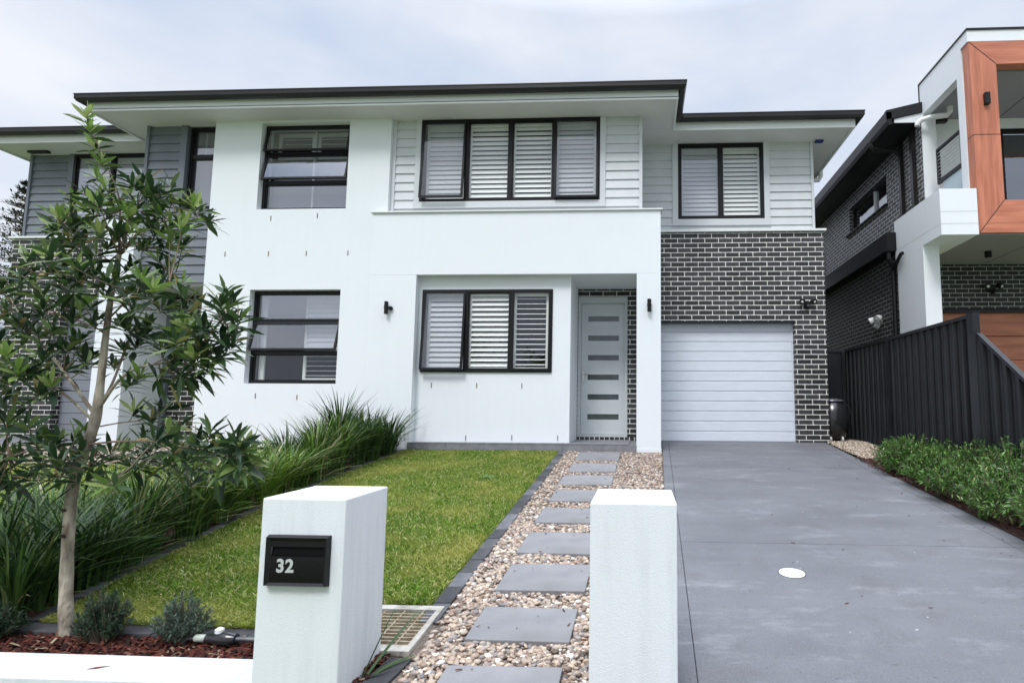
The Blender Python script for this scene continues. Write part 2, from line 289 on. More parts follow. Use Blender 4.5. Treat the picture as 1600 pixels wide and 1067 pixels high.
class MB:
    def __init__(s): s.v = []; s.f = []
    def add(s, vs, fs):
        n = len(s.v); s.v += [tuple(v) for v in vs]; s.f += [tuple(i + n for i in f) for f in fs]; return s
    def box(s, x0, x1, y0, y1, z0, z1):
        return s.add([(x0, y0, z0), (x1, y0, z0), (x1, y1, z0), (x0, y1, z0), (x0, y0, z1), (x1, y0, z1), (x1, y1, z1), (x0, y1, z1)],
                     [(0, 3, 2, 1), (4, 5, 6, 7), (0, 1, 5, 4), (1, 2, 6, 5), (2, 3, 7, 6), (3, 0, 4, 7)])
    def obox(s, c, sz, mtx):
        c = Vector(c); hx, hy, hz = [a / 2 for a in sz]
        vs = [c + mtx @ Vector(p) for p in ((-hx, -hy, -hz), (hx, -hy, -hz), (hx, hy, -hz), (-hx, hy, -hz), (-hx, -hy, hz), (hx, -hy, hz), (hx, hy, hz), (-hx, hy, hz))]
        return s.add(vs, [(0, 3, 2, 1), (4, 5, 6, 7), (0, 1, 5, 4), (1, 2, 6, 5), (2, 3, 7, 6), (3, 0, 4, 7)])
    def prism(s, poly, axis, a, b):
        """poly: 2D points; extruded along axis 'x','y' or 'z' from a to b"""
        n = len(poly)
        def P(p, t): return {'x': (t, p[0], p[1]), 'y': (p[0], t, p[1]), 'z': (p[0], p[1], t)}[axis]
        vs = [P(p, a) for p in poly] + [P(p, b) for p in poly]
        fs = [tuple(range(n - 1, -1, -1)), tuple(range(n, 2 * n))] + [(i, (i + 1) % n, n + (i + 1) % n, n + i) for i in range(n)]
        return s.add(vs, fs)
    def tube(s, pts, rads, n=8, cap=True):
        pts = [Vector(p) for p in pts]
        if not hasattr(rads, '__len__'): rads = [rads] * len(pts)
        ref = None; rings = []
        for i, p in enumerate(pts):
            d = (pts[min(i + 1, len(pts) - 1)] - pts[max(i - 1, 0)]).normalized()
            if ref is None: ref = d.orthogonal().normalized()
            a = (ref - d * ref.dot(d)).normalized(); b = d.cross(a); ref = a
            rings.append([p + (a * math.cos(2 * PI * k / n) + b * math.sin(2 * PI * k / n)) * rads[i] for k in range(n)])
        vs = [v for r in rings for v in r]; fs = []
        for i in range(len(pts) - 1):
            for k in range(n): fs.append((i * n + k, i * n + (k + 1) % n, (i + 1) * n + (k + 1) % n, (i + 1) * n + k))
        if cap: fs.append(tuple(range(n - 1, -1, -1))); fs.append(tuple((len(pts) - 1) * n + k for k in range(n)))
        return s.add(vs, fs)
    def lathe(s, c, prof, n=20, axis=(0, 0, 1), sx=1, sy=1):
        q = Vector((0, 0, 1)).rotation_difference(Vector(axis)); c = Vector(c)
        vs = []; fs = []
        for r, h in prof:
            for k in range(n): vs.append(c + q @ Vector((r * math.cos(2 * PI * k / n) * sx, r * math.sin(2 * PI * k / n) * sy, h)))
        for i in range(len(prof) - 1):
            for k in range(n): fs.append((i * n + k, i * n + (k + 1) % n, (i + 1) * n + (k + 1) % n, (i + 1) * n + k))
        fs.append(tuple(range(n - 1, -1, -1))); fs.append(tuple((len(prof) - 1) * n + k for k in range(n)))
        return s.add(vs, fs)
    def build(s, name, m, parent=None, smooth=False, bevel=0):
        off = OFF.get(parent, Vector((0, 0, 0))) if parent is not None else Vector((0, 0, 0))
        me = bpy.data.meshes.new(name); me.from_pydata([tuple(Vector(v) - off) for v in s.v], [], s.f)
        me.materials.append(m); me.update()
        if smooth:
            me.polygons.foreach_set('use_smooth', [True] * len(me.polygons))
            try: me.set_sharp_from_angle(angle=math.radians(45))
            except Exception: pass
        o = link(bpy.data.objects.new(name, me), parent)
        if bevel:
            b = o.modifiers.new('bevel', 'BEVEL'); b.width = bevel; b.segments = 2; b.limit_method = 'ANGLE'
        return o
def own(name, mb, m, label, cat, group=None, smooth=False, bevel=0):
    """a thing that is one mesh, origin at its base centre"""
    a = np.array([tuple(v) for v in mb.v]); lo = a.min(0); hi = a.max(0); c = Vector(((lo[0] + hi[0]) / 2, (lo[1] + hi[1]) / 2, lo[2]))
    mb.v = [tuple(Vector(v) - c) for v in mb.v]
    o = mb.build(name, m, None, smooth, bevel); o.location = c; OFF[o] = c
    return tag(o, label, cat, group)
def npmesh(name, V, F, m, parent=None, smooth=False):
    me = bpy.data.meshes.new(name); V = np.asarray(V, np.float32); F = np.asarray(F, np.int32); k = F.shape[1]
    me.vertices.add(len(V)); me.vertices.foreach_set('co', V.ravel())
    me.loops.add(F.size); me.loops.foreach_set('vertex_index', F.ravel())
    me.polygons.add(len(F)); me.polygons.foreach_set('loop_start', np.arange(0, F.size, k, dtype=np.int32))
    me.update(calc_edges=True); me.validate()
    if smooth: me.polygons.foreach_set('use_smooth', np.ones(len(me.polygons), bool))
    me.materials.append(m)
    return link(bpy.data.objects.new(name, me), parent)
def copy_tree(o, parent=None):
    c = o.copy(); C.objects.link(c); c.parent = parent
    for ch in [x for x in ALLKIDS.get(o, [])]: copy_tree(ch, c)
    return c
ALLKIDS = {}
def reg(o, kids): ALLKIDS[o] = kids; return o

# wall plane with rectangular holes. axis 'y': plane faces -Y spanning x,z; axis 'x': faces -X spanning y,z
def wall(a0, a1, z0, z1, p, th, holes=(), axis='y', mb=None):
    mb = mb or MB()
    A = sorted({a0, a1, *[h[0] for h in holes], *[h[1] for h in holes]}); A = [a for a in A if a0 <= a <= a1]
    Z = sorted({z0, z1, *[h[2] for h in holes], *[h[3] for h in holes]}); Z = [z for z in Z if z0 <= z <= z1]
    def full(i, j):
        if i < 0 or j < 0 or i >= len(A) - 1 or j >= len(Z) - 1: return False
        ca = (A[i] + A[i + 1]) / 2; cz = (Z[j] + Z[j + 1]) / 2
        return not any(h[0] < ca < h[1] and h[2] < cz < h[3] for h in holes)
    def P(a, d, z): return (a, p + d, z) if axis == 'y' else (p + d, a, z)
    def quad(q):
        if axis == 'x': q = q[::-1]
        mb.add(q, [(0, 1, 2, 3)])
    for i in range(len(A) - 1):
        for j in range(len(Z) - 1):
            if not full(i, j): continue
            a, b, c, d = A[i], A[i + 1], Z[j], Z[j + 1]
            quad([P(a, 0, c), P(b, 0, c), P(b, 0, d), P(a, 0, d)])
            quad([P(b, th, c), P(a, th, c), P(a, th, d), P(b, th, d)])
            if not full(i - 1, j): quad([P(a, th, c), P(a, 0, c), P(a, 0, d), P(a, th, d)])
            if not full(i + 1, j): quad([P(b, 0, c), P(b, th, c), P(b, th, d), P(b, 0, d)])
            if not full(i, j - 1): quad([P(a, th, c), P(b, th, c), P(b, 0, c), P(a, 0, c)])
            if not full(i, j + 1): quad([P(a, 0, d), P(b, 0, d), P(b, th, d), P(a, th, d)])
    return mb
def boards(a0, a1, z0, z1, y, holes=(), pitch=.152, mb=None):
    """lapped weatherboards facing -Y: each board leans out towards its lower edge"""
    mb = mb or MB(); z = z1
    while z > z0 + .01:
        zl = max(z0, z - pitch)
        segs = [(a0, a1)]
        for h in holes:
            if h[2] < (z + zl) / 2 < h[3]:
                ns = []
                for s in segs:
                    if h[1] <= s[0] or h[0] >= s[1]: ns.append(s); continue
                    if h[0] > s[0]: ns.append((s[0], h[0]))
                    if h[1] < s[1]: ns.append((h[1], s[1]))
                segs = ns
        for s0, s1 in segs:
            mb.prism([(y + .002, z), (y - .020, zl), (y - .020, zl - .004), (y + .03, zl - .004), (y + .03, z)], 'x', s0, s1)
        z = zl
    return mb

# ------------------------------------------------------------------ the main house
house = thing('duplex_house', (-4.3, 9.7, -.56), 'white rendered two storey duplex with dark brick garage and grey weatherboard upper floor', 'house')
SZ = 4.79
W1 = (-6.39, -4.87, 3.255, 4.755); W2 = (-6.40, -4.88, .37, 1.9); W3 = (-3.675, -.68, 3.375, 4.79)
W4 = (.655, 2.188, 3.38, 4.785); W5 = (-3.525, -1.41, .558, 1.89); W6 = (-7.77, -7.265, 3.33, 4.785); W7 = (-10.85, -9.31, 3.38, 4.785)
def pt(name, mb, m, parent=None, **k): return mb.build(name, m, parent or house, **k)
pt('rendered_wall', wall(-7.2, -4.16, -.75, SZ, 8.63, .3, [W1, W2]), M['render'])
# portico: parapet block, legs, recessed window wall, column
pb = MB().box(-4.34, .30, 8.5, 9.63, 2.10, 3.117).box(-4.34, -3.58, 8.5, 8.7, -.75, 2.10).box(-.075, .30, 8.5, 8.85, -.72, 2.10)
pt('portico', pb, M['render'], bevel=.004)
pt('column_base', MB().box(-.08, .305, 8.494, 8.856, -.75, -.6), M['render'])
pt('rendered_wall', wall(-3.58, -1.122, -.56, 2.10, 8.65, .25, [W5]).box(-1.37, -1.122, 8.9, 9.64, -.56, 2.10), M['render'])
pt('capping', MB().box(-4.37, .33, 8.47, 8.72, 3.119, 3.14), M['fascia'])
pt('brick_wall', wall(-1.122, 3.19, -.75, 3.12, 9.65, .3, [(-1.118, -.245, -.5, 1.972), (.26, 2.65, -.75, 1.53)]).box(2.93, 3.19, 9.95, 20, -.75, 3.12), M['brick'])
lint = brickmat('brick_lintel', off=.6 - .086 * .49)
pt('soldier_sill', MB().box(-1.118, -.1, 9.62, 9.655, -.545, -.49), brickmat('soldier_brick', off=0, vert=True))
pt('lintel', MB().box(.3, 2.66, 9.66, 9.78, 1.5, 1.528), M['gutter'])
# light cladding
b = boards(-4.15, -.04, 3.12, SZ, 8.73, [(W3[0] - .09, W3[1] + .09, W3[2] - .09, 5)])
pt('weatherboards', b, M['clad'])
b = boards(.0, 3.02, 3.16, SZ, 9.72, [(W4[0] - .1, W4[1] + .1, W4[2] - .1, 5)])
pt('weatherboards', b, M['clad'])
pt('cladding_core', wall(-4.16, 0, 3.1, SZ, 8.76, .2, [W3]).box(-.2, 0, 8.96, 9.75, 3.12, SZ), M['clad'])
pt('cladding_core', wall(0, 3.04, 3.12, SZ, 9.75, .2, [W4]).box(2.84, 3.04, 9.95, 20, 3.12, SZ), M['clad'])
pt('corner_trim', MB().box(-.04, .012, 8.695, 8.75, 3.12, SZ), M['trim'])
pt('corner_trim', MB().box(3.02, 3.065, 9.685, 9.76, 3.15, SZ), M['trim'])
pt('corner_trim', MB().box(-4.158, -4.10, 8.70, 8.755, 3.14, SZ), M['trim'])
pt('flashing', MB().box(.3, 3.23, 9.6, 9.74, 3.122, 3.158), M['fascia'])
# dark cladding of the left dwelling
pt('dark_weatherboards', boards(-8.46, -7.2, 2.03, SZ, 8.75, [(W6[0] - .1, 0, W6[2], 5)]), M['dclad'])
pt('dark_weatherboards', boards(-11.7, -8.46, 3.16, SZ, 9.72, [(W7[0] - .1, W7[1] + .1, W7[2] - .1, 5)]), M['dclad'])
pt('cladding_core', wall(-8.45, -7.2, 2.04, SZ, 8.78, .2, [W6]).box(-8.45, -8.25, 8.98, 9.75, 2.04, SZ), M['dclad'])
pt('cladding_core', wall(-11.7, -8.46, 3.12, SZ, 9.75, .2, [W7]).box(-11.7, -11.5, 9.95, 20, 3.12, SZ), M['dclad'])
pt('corner_trim', MB().box(-8.49, -8.44, 8.71, 8.78, 2.03, SZ), M['dtrim'])
pt('corner_trim', MB().box(-11.73, -11.68, 9.68, 9.76, 3.15, SZ), M['dtrim'])
pt('overhang_ceiling', MB().box(-8.44, -7.2, 8.77, 9.6, 2.0, 2.03), M['soffit'])
pt('flashing', MB().box(-11.9, -8.97, 9.6, 9.74, 3.122, 3.158), M['fascia'])
pt('brick_wall', wall(-11.85, -8.45, -.75, 3.12, 9.65, .3, [(-10.76, -8.96, -.75, 1.9)]).box(-11.85, -11.6, 9.95, 20, -.75, 3.12), M['brick'])
pt('brick_wall', wall(-8.43, -7.2, -.75, 2.0, 9.42, .2), M['brick'])
pt('rendered_wall', MB().box(-8.96, -8.43, 8.6, 9.41, -.75, 3.1), M['render'], bevel=.004)
pt('downpipe', MB().box(-8.425, -8.35, 9.34, 9.41, -.7, 2.0), M['dtrim'])
pt('light_leak_block', MB().box(-11.5, 2.8, 11.2, 20, -.75, SZ), M['clad'])  # unseen solid block inside the house, added to stop light leaks
# garage doors
def garage(x0, x1, z0, z1, y, m, n=12):
    mb = MB(); h = (z1 - z0) / n
    for i in range(n):
        a = z0 + i * h
        mb.prism([(y + .012, a), (y, a + .014), (y, a + h - .010), (y + .010, a + h - .002), (y + .04, a + h - .002), (y + .04, a)], 'x', x0, x1)
    return pt('garage_door', mb, m)
gd = garage(.262, 2.648, -.56, 1.53, 9.8, M['garage'], 12)
tag(gd, 'white ribbed garage door')
MB().box(.27, 2.64, 9.79, 9.85, -.575, -.561).build('weather_seal', M['black'], gd)
pt('garage_stop', MB().box(2.628, 2.652, 9.775, 9.799, -.57, 1.5), M['garage'])
g2 = garage(-10.758, -8.962, -.56, 1.9, 9.8, mat('grey_garage_door', (.2, .21, .235), rough=.5), 12)
tag(g2, 'grey garage door of the left dwelling')
# front door
fr = MB()
fr.box(-1.118, -1.065, 9.67, 9.78, -.49, 1.972).box(-.29, -.246, 9.67, 9.78, -.49, 1.972).box(-1.065, -.29, 9.67, 9.78, 1.86, 1.972).box(-1.065, -.29, 9.672, 9.78, -.49, -.45)
fd = pt('front_door', fr, M['door'])
gl = [(1.63 - i * .3455, 1.535 - i * .3455) for i in range(6)]
gl = [(b, a) for a, b in gl]
wall(-1.062, -.293, -.445, 1.855, 9.715, .04, [(-.945, -.397, a, b) for a, b in gl]).build('door_leaf', M['door'], fd)
for a, b in gl: MB().box(-.947, -.395, 9.73, 9.745, a - .002, b + .002).build('door_pane', M['frost'], fd)
hb = MB().box(-1.048, -.998, 9.695, 9.716, .46, .66).tube([(-1.02, 9.70, .6), (-1.02, 9.655, .6), (-.92, 9.65, .6)], .011, 8).lathe((-1.023, 9.697, .5), [(.012, 0), (.012, .012)], 12, (0, -1, 0))
hb.build('door_handle', M['chrome'], fd, smooth=True)
# porch
ps = MB().box(-3.61, -.077, 8.47, 9.64, -.75, -.548)
pt('porch_step', ps, M['tile'])
tl = MB(); x = -3.60
for wdt in (.6, .6, .6, .6, .42, .6):
    tl.box(x + .002, min(x + wdt, -.078) - .002, 8.455, 8.64, -.545, -.533).box(x + .002, min(x + wdt, -.078) - .002, 8.458, 8.469, -.74, -.549)
    for yy in (8.645, 9.0, 9.33): tl.box(x + .002, min(x + wdt, -.078) - .002, yy, min(yy + .32, 9.62), -.545, -.534)
    x += wdt
    if x > -.1: break
pt('porch_tiles', tl, M['tile'])
# weep inserts in the render
wb = [(-6.13, 8.63, 3.10), (-5.34, 8.63, 3.135), (-6.87, 8.63, 2.5), (-6.13, 8.63, 2.5), (-5.49, 8.63, 2.5), (-4.79, 8.63, 2.5), (-6.19, 8.63, .17), (-5.5, 8.63, .15),
      (-3.33, 8.65, .35), (-2.6, 8.65, .35), (-1.88, 8.65, .35), (-2.75, 8.65, -.47), (-2.02, 8.65, -.46), (-1.3, 8.65, -.46)]
for x, y, z in wb: pt('weep_vent', MB().box(x - .006, x + .006, y - .006, y + .01, z - .04, z + .04), M['weep'])

# windows -----------------------------------------------------------
def shutter_mb(x0, x1, z0, z1, y, ang, pitch=.0795, fw_=.045, blade=.088):
    mb = MB().box(x0, x0 + fw_, y, y + .03, z0, z1).box(x1 - fw_, x1, y, y + .03, z0, z1).box(x0 + fw_, x1 - fw_, y, y + .03, z0, z0 + .05).box(x0 + fw_, x1 - fw_, y, y + .03, z1 - .06, z1)
    n = max(1, int((z1 - z0 - .11) / pitch)); st = (z1 - z0 - .11) / n
    for i in range(n):
        zc = z0 + .05 + st * (i + .5); a = ang + rnd.uniform(-.03, .03); R = Matrix.Rotation(a, 3, 'X')
        pr = [(-blade / 2, 0), (-blade * .2, .005), (blade * .2, .005), (blade / 2, 0), (blade * .2, -.005), (-blade * .2, -.005)]
        pp = [(y + .015 + p[0] * math.cos(a) - p[1] * math.sin(a), zc + p[0] * math.sin(a) + p[1] * math.cos(a)) for p in pr]
        mb.prism(pp, 'x', x0 + fw_ + .001, x1 - fw_ - .001)
    return mb
def rect_frame(mb, x0, x1, z0, z1, y0, y1, w_, mtx=None, piv=None):
    n0 = len(mb.v)
    mb.box(x0, x0 + w_, y0, y1, z0, z1).box(x1 - w_, x1, y0, y1, z0, z1).box(x0 + w_, x1 - w_, y0, y1, z0, z0 + w_).box(x0 + w_, x1 - w_, y0, y1, z1 - w_, z1)
    return mb
def rotx(mb, n0, piv, ang):
    c, s = math.cos(ang), math.sin(ang)
    for i in range(n0, len(mb.v)):
        x, y, z = mb.v[i]; dy, dz = y - piv[0], z - piv[1]
        mb.v[i] = (x, piv[0] + dy * c - dz * s, piv[1] + dy * s + dz * c)
def window(W, y, xs, zs, opens={}, shut=None, glass='glass', blind=None, label=None, room_d=.9, screen=()):
    """W opening, y frame face; xs/zs inner divisions; opens {(i,j): bottom swing in m}"""
    x0, x1, z0, z1 = W; x0 += .003; x1 -= .003; z0 += .003; z1 -= .003; fw_ = .045
    mb = MB(); rect_frame(mb, x0, x1, z0, z1, y, y + .07, fw_)
    X = [x0] + xs + [x1]; Z = [z0] + zs + [z1]
    for xx in xs: mb.box(xx - .03, xx + .03, y + .004, y + .066, z0 + fw_, z1 - fw_)
    if not xs:
        for zz in zs: mb.box(x0 + fw_, x1 - fw_, y + .004, y + .066, zz - .03, zz + .03)
    fo = pt('window', mb, M['black'])
    if label: fo['label'] = label
    for i in range(len(X) - 1):
        for j in range(len(Z) - 1):
            a = X[i] + (fw_ if i == 0 else .03); b = X[i + 1] - (fw_ if i == len(X) - 2 else .03)
            c = Z[j] + (fw_ if j == 0 else .03); d = Z[j + 1] - (fw_ if j == len(Z) - 2 else .03)
            op = opens.get((i, j), 0); ang = math.asin(op / (d - c)) if op else 0
            s = MB(); e = .018 if (i, j) in opens else 0
            yy = y - .012 if (i, j) in opens else y + .02
            rect_frame(s, a - e, b + e, c - e, d + e, yy, yy + .035, .032 if (i, j) in opens else .018)
            rotx(s, 0, (yy, d), -ang); s.build('sash', M['black'], fo)
            g = MB().add([(a, yy + .018, c), (b, yy + .018, c), (b, yy + .018, d), (a, yy + .018, d)], [(0, 1, 2, 3)])
            rotx(g, 0, (yy, d), -ang); g.build('glass_pane', M[glass[i] if isinstance(glass, list) else (glass[j] if isinstance(glass, tuple) else glass)], fo)
            if op > .05:
                k = MB()
                for xx in (a + .03, b - .03):
                    k.tube([(xx, y + .02, c + .08), (xx, yy - op * .8, c + .03)], .006, 5)
                k.build('stay', M['black'], fo)
    if shut:
        for s in shut:
            shutter_mb(*s[:4], s[4] if len(s) > 5 else y + .085, s[-1]).build('shutter', M['shutter'], fo)
    if blind:
        for q in blind: MB().box(*q).build('blind', M['blind'], fo)
    # room behind
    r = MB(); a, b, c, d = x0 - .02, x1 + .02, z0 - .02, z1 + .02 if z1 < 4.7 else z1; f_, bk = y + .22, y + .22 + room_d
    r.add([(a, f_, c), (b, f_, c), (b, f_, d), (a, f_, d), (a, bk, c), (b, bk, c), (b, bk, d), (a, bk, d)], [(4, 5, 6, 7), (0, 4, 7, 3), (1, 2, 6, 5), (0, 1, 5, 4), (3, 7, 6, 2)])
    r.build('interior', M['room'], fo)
    return fo
w3x = [-2.905, -2.165, -1.435]
sh = []
X = [W3[0] + .05] + w3x + [W3[1] - .05]
for i in range(4): sh.append((X[i] + .02, X[i + 1] - .02, W3[2] + .04, W3[3] - .04, [1.3, 1.12, 1.08, 1.25][i]))
window(W3, 8.70, w3x, [], {(0, 0): .10, (3, 0): .05}, sh, ['screen', 'glass', 'glass', 'screen'], label='wide four pane window with white shutters above the portico')
window(W4, 9.69, [1.42], [], {}, [(.71, 1.4, 3.42, 4.75, 1.28), (1.44, 2.14, 3.42, 4.75, 1.12)], ['screen', 'glass'], label='two pane window with white shutters above the garage')
X = [W5[0] + .05, -2.80, -2.07, W5[1] - .05]
window(W5, 8.625, [-2.80, -2.07], [], {(0, 0): .09, (2, 0): .001}, [(X[i] + .02, X[i + 1] - .02, W5[2] + .04, W5[3] - .04, [1.1, .85, .3][i]) for i in range(3)], ['screen', 'glass', 'glass'], label='three pane window with white shutters inside the portico')
z1a, z1b = 3.755, 4.255
window(W1, 8.74, [], [z1a, z1b], {(0, 2): .08, (0, 1): .10}, [(-6.3, -5.66, 4.26, 4.72, 8.95, .6), (-5.6, -4.93, 4.26, 4.72, 8.95, .6)], 'glassd',
       [(-6.33, -5.64, 8.93, 8.94, 3.3, 4.2), (-5.60, -4.92, 8.93, 8.94, 3.3, 4.2)], 'three row window with two awning sashes swung open on the upper floor')
pt('window_post', MB().box(-5.635, -5.605, 8.9, 8.94, 3.29, 4.72), M['shutter'])
window(W2, 8.74, [], [.88, 1.39], {(0, 1): .12}, [(-5.58, -4.94, .42, .93, 8.86, .1), (-5.58, -4.94, .94, 1.86, 8.86, 1.35), (-6.33, -6.24, .42, 1.86, 8.86, .2)], ('glass', 'glassd', 'mirror'), None, 'three row window with its middle awning sash swung open on the ground floor')
window(W6, 8.80, [], [4.26], {}, None, 'glassd', [(-7.75, -7.28, 8.95, 8.96, 3.35, 4.75)], 'tall narrow dark window beside the white wall')
pt('window_post', MB().box(-7.60, -7.585, 8.93, 8.948, 4.27, 4.76), M['shutter'])
window(W7, 9.69, [-10.08], [], {}, [(-10.8, -10.1, 3.42, 4.75, 1.2), (-10.06, -9.36, 3.42, 4.75, 1.2)], 'glassd', label='shuttered window of the left dwelling behind the young tree')
def trim(W, y, m, t=.09):
    x0, x1, z0, z1 = W
    pt('window_trim', MB().box(x0 - t, x0, y, y + .07, z0 - t, SZ).box(x1, x1 + t, y, y + .07, z0 - t, SZ).box(x0, x1, y, y + .07, z0 - t, z0 - .001).box(x0 - t - .01, x1 + t + .01, y - .006, y + .065, z0 - t - .02, z0 - t - .001), m)
trim(W3, 8.695, M['trim']); trim(W4, 9.685, M['trim'], .1); trim(W7, 9.685, M['dtrim'], .1)
pt('window_trim', MB().box(W6[0] - .11, W6[0], 8.715, 8.79, W6[2] - .02, SZ), M['dtrim'])

# roof ---------------------------------------------------------------
# eave outline (fascia face), front to back
XL, XR = -12.05, 3.615
EV = [(XL, 20.6), (XL, 9.17), (-9.02, 9.17), (-9.02, 8.17), (.567, 8.17), (.567, 9.15), (XR, 9.15), (XR, 20.6)]
sof = MB().prism([(EV[1][0], EV[1][1]), (XR, 9.15), (XR, 20.6), (XL, 20.6)], 'z', SZ, SZ + .012)
sof.prism([(-9.02, 8.17), (.567, 8.17), (.567, 9.149), (-9.02, 9.169)], 'z', SZ, SZ + .012)
pt('eave_soffit', sof, M['soffit'])
def run(prof, path, name, m, parent=None):
    """sweep a profile (outward d, height z) along the eave path with mitred corners"""
    mb = MB(); n = len(prof); vs = []
    for i, p in enumerate(path):
        p = Vector(p)
        d0 = (p - Vector(path[i - 1])).normalized() if i else None
        d1 = (Vector(path[i + 1]) - p).normalized() if i < len(path) - 1 else None
        n0 = Vector((-d0.y, d0.x)) * -1 if d0 else None; n1 = Vector((-d1.y, d1.x)) * -1 if d1 else None
        n0 = n0 if n0 else n1; n1 = n1 if n1 else n0
        mtr = (n0 + n1); mtr = mtr / mtr.dot(n0)
        for a, z in prof: vs.append((p.x - mtr.x * -a, p.y - mtr.y * -a, z))
    fs = []
    for i in range(len(path) - 1):
        for k in range(n): fs.append((i * n + k, i * n + (k + 1) % n, (i + 1) * n + (k + 1) % n, (i + 1) * n + k))
    mb.add(vs, fs)
    return pt(name, mb, m, parent)
path = [(XR, 20.6), (XR, 9.15), (.567, 9.15), (.567, 8.17), (-9.02, 8.17), (-9.02, 9.17), (XL, 9.17), (XL, 20.6)]
path = path[::-1]
run([(0, 4.765), (0.0, 4.93), (-.03, 4.93), (-.03, 4.765)], path, 'fascia', M['fascia'])
run([(.0, 4.905), (.055, 4.875), (.095, 4.885), (.118, 4.925), (.118, 4.985), (.128, 4.99), (.126, 5.0), (.10, 4.995), (.10, 4.93), (.0, 4.93)], path, 'gutter', M['gutter'])
rf = MB(); g = .09; zr = 5.0; s = .36
def hip(x0, x1, y0, y1):
    h = (x1 - x0) / 2; h = min(h, (y1 - y0) / 2); ym = y0 + h; xm = (x0 + x1) / 2
    if (x1 - x0) > (y1 - y0):
        a = (x0 + h, (y0 + y1) / 2, zr + s * h); b = (x1 - h, (y0 + y1) / 2, zr + s * h)
        rf.add([(x0, y0, zr), (x1, y0, zr), (x1, y1, zr), (x0, y1, zr), a, b], [(0, 1, 5, 4), (1, 2, 5), (2, 3, 4, 5), (3, 0, 4)])
    else:
        a = (xm, y0 + h, zr + s * h); b = (xm, y1 - h, zr + s * h)
        rf.add([(x0, y0, zr), (x1, y0, zr), (x1, y1, zr), (x0, y1, zr), a, b], [(0, 1, 4), (1, 2, 5, 4), (2, 3, 5), (3, 0, 4, 5)])
hip(XL - g, XR + g, 9.1, 20.7); hip(-9.07, .62, 8.1, 17)
pt('roof', rf, M['roof'])
pt('hip_cap', MB().box(3.42, 3.62, 9.16, 9.34, 5.0, 5.035), M['roof'])
pt('rainwater_pipe', MB().tube([(3.62, 11.0, 4.83), (3.62, 11.0, 4.7), (3.58, 11.0, 4.62), (3.3, 11.0, 4.6), (3.24, 11.0, 4.5), (3.24, 11.0, 3.2)], .045, 10), M['fascia'], smooth=True)

# fixtures on the house --------------------------------------------
def wall_light(x, z, lab, turn=0):
    t = thing('wall_light', (x, 8.5, z), lab, 'light', 'wall lights on the portico')
    MB().lathe((x + (.055 if turn else 0), 8.5 - .005, z), [(.03, 0), (.034, .02), (.03, .035), (.016, .05)], 16, (0, -1, 0)).build('mount', M['black'], t, smooth=True)
    MB().lathe((x, 8.5 - .06, z - .10), [(.026, 0), (.031, .004), (.031, .196), (.026, .2)], 18).build('tube_shade', M['black'], t, smooth=True)
    MB().lathe((x, 8.5 - .06, z - .015), [(.034, 0), (.035, .005), (.035, .035), (.034, .04)], 18).build('collar', M['black'], t, smooth=True)
    return t
wall_light(-4.02, 1.56, 'black cylinder wall light on the white portico wall left of the shuttered window', 1)
wall_light(.12, 1.585, 'black cylinder wall light on the white column beside the front door')
def floodlight(c, ax, m, lab, s=1.0):
    """twin-head sensor light; ax outward direction (2D)"""
    c = Vector(c); o = Vector((ax[0], ax[1], 0)); r = Vector((-ax[1], ax[0], 0))
    t = thing('sensor_light', c, lab, 'light')
    MB().lathe(c, [(.05 * s, 0), (.055 * s, .015), (.045 * s, .04)], 16, o).build('mount', m, t, smooth=True)
    for sgn in (-1, 1):
        hc = c + r * sgn * .09 * s + o * .07 * s + Vector((0, 0, .03 * s)); d = (o + r * sgn * .5 + Vector((0, 0, -.5))).normalized()
        MB().lathe(hc - d * .05 * s, [(.02 * s, 0), (.04 * s, .02 * s), (.05 * s, .07 * s), (.052 * s, .09 * s)], 16, d).tube([c + o * .03, hc - d * .03], .012 * s, 6).build('lamp_head', m, t, smooth=True)
        MB().lathe(hc + d * .0402 * s, [(.022 * s, 0), (.016 * s, .006)], 16, d).build('lens', M['white'], t, smooth=True)
    sc_ = c + o * .06 * s + Vector((0, 0, -.06 * s))
    MB().lathe(sc_, [(.02 * s, -.04 * s), (.032 * s, -.03 * s), (.034 * s, 0), (.025 * s, .03 * s)], 12, (o + Vector((0, 0, .6))).normalized()).build('sensor', m, t, smooth=True)
floodlight((2.87, 9.645, 1.83), (0, -1), M['black'], 'small black twin sensor light on the dark brick right above the white garage door')
own('eave_sensor', MB().box(3.1, 3.24, 9.62, 9.70, 4.752, 4.788), M['blue'], 'small blue box under the eave at the right roof corner', 'sensor', bevel=.006)
own('eave_light', MB().box(-11.6, -11.2, 9.50, 9.58, 4.745, 4.788), M['gutter'], 'dark slim fitting under the eave at the far left roof corner', 'light', bevel=.01)

# ------------------------------------------------------------------ ground
def sheet(name, poly, dz, m, kind='structure', label=None, cat=None, step=.4):
    """flat-in-x polygon (x,y) laid on the sloping ground, dz above it"""
    mb = MB(); mb.add([(x, y, gz(y) + dz) for x, y in poly], [tuple(range(len(poly)))])
    o = mb.build(name, m); tag(o, label, cat, None, kind); return o
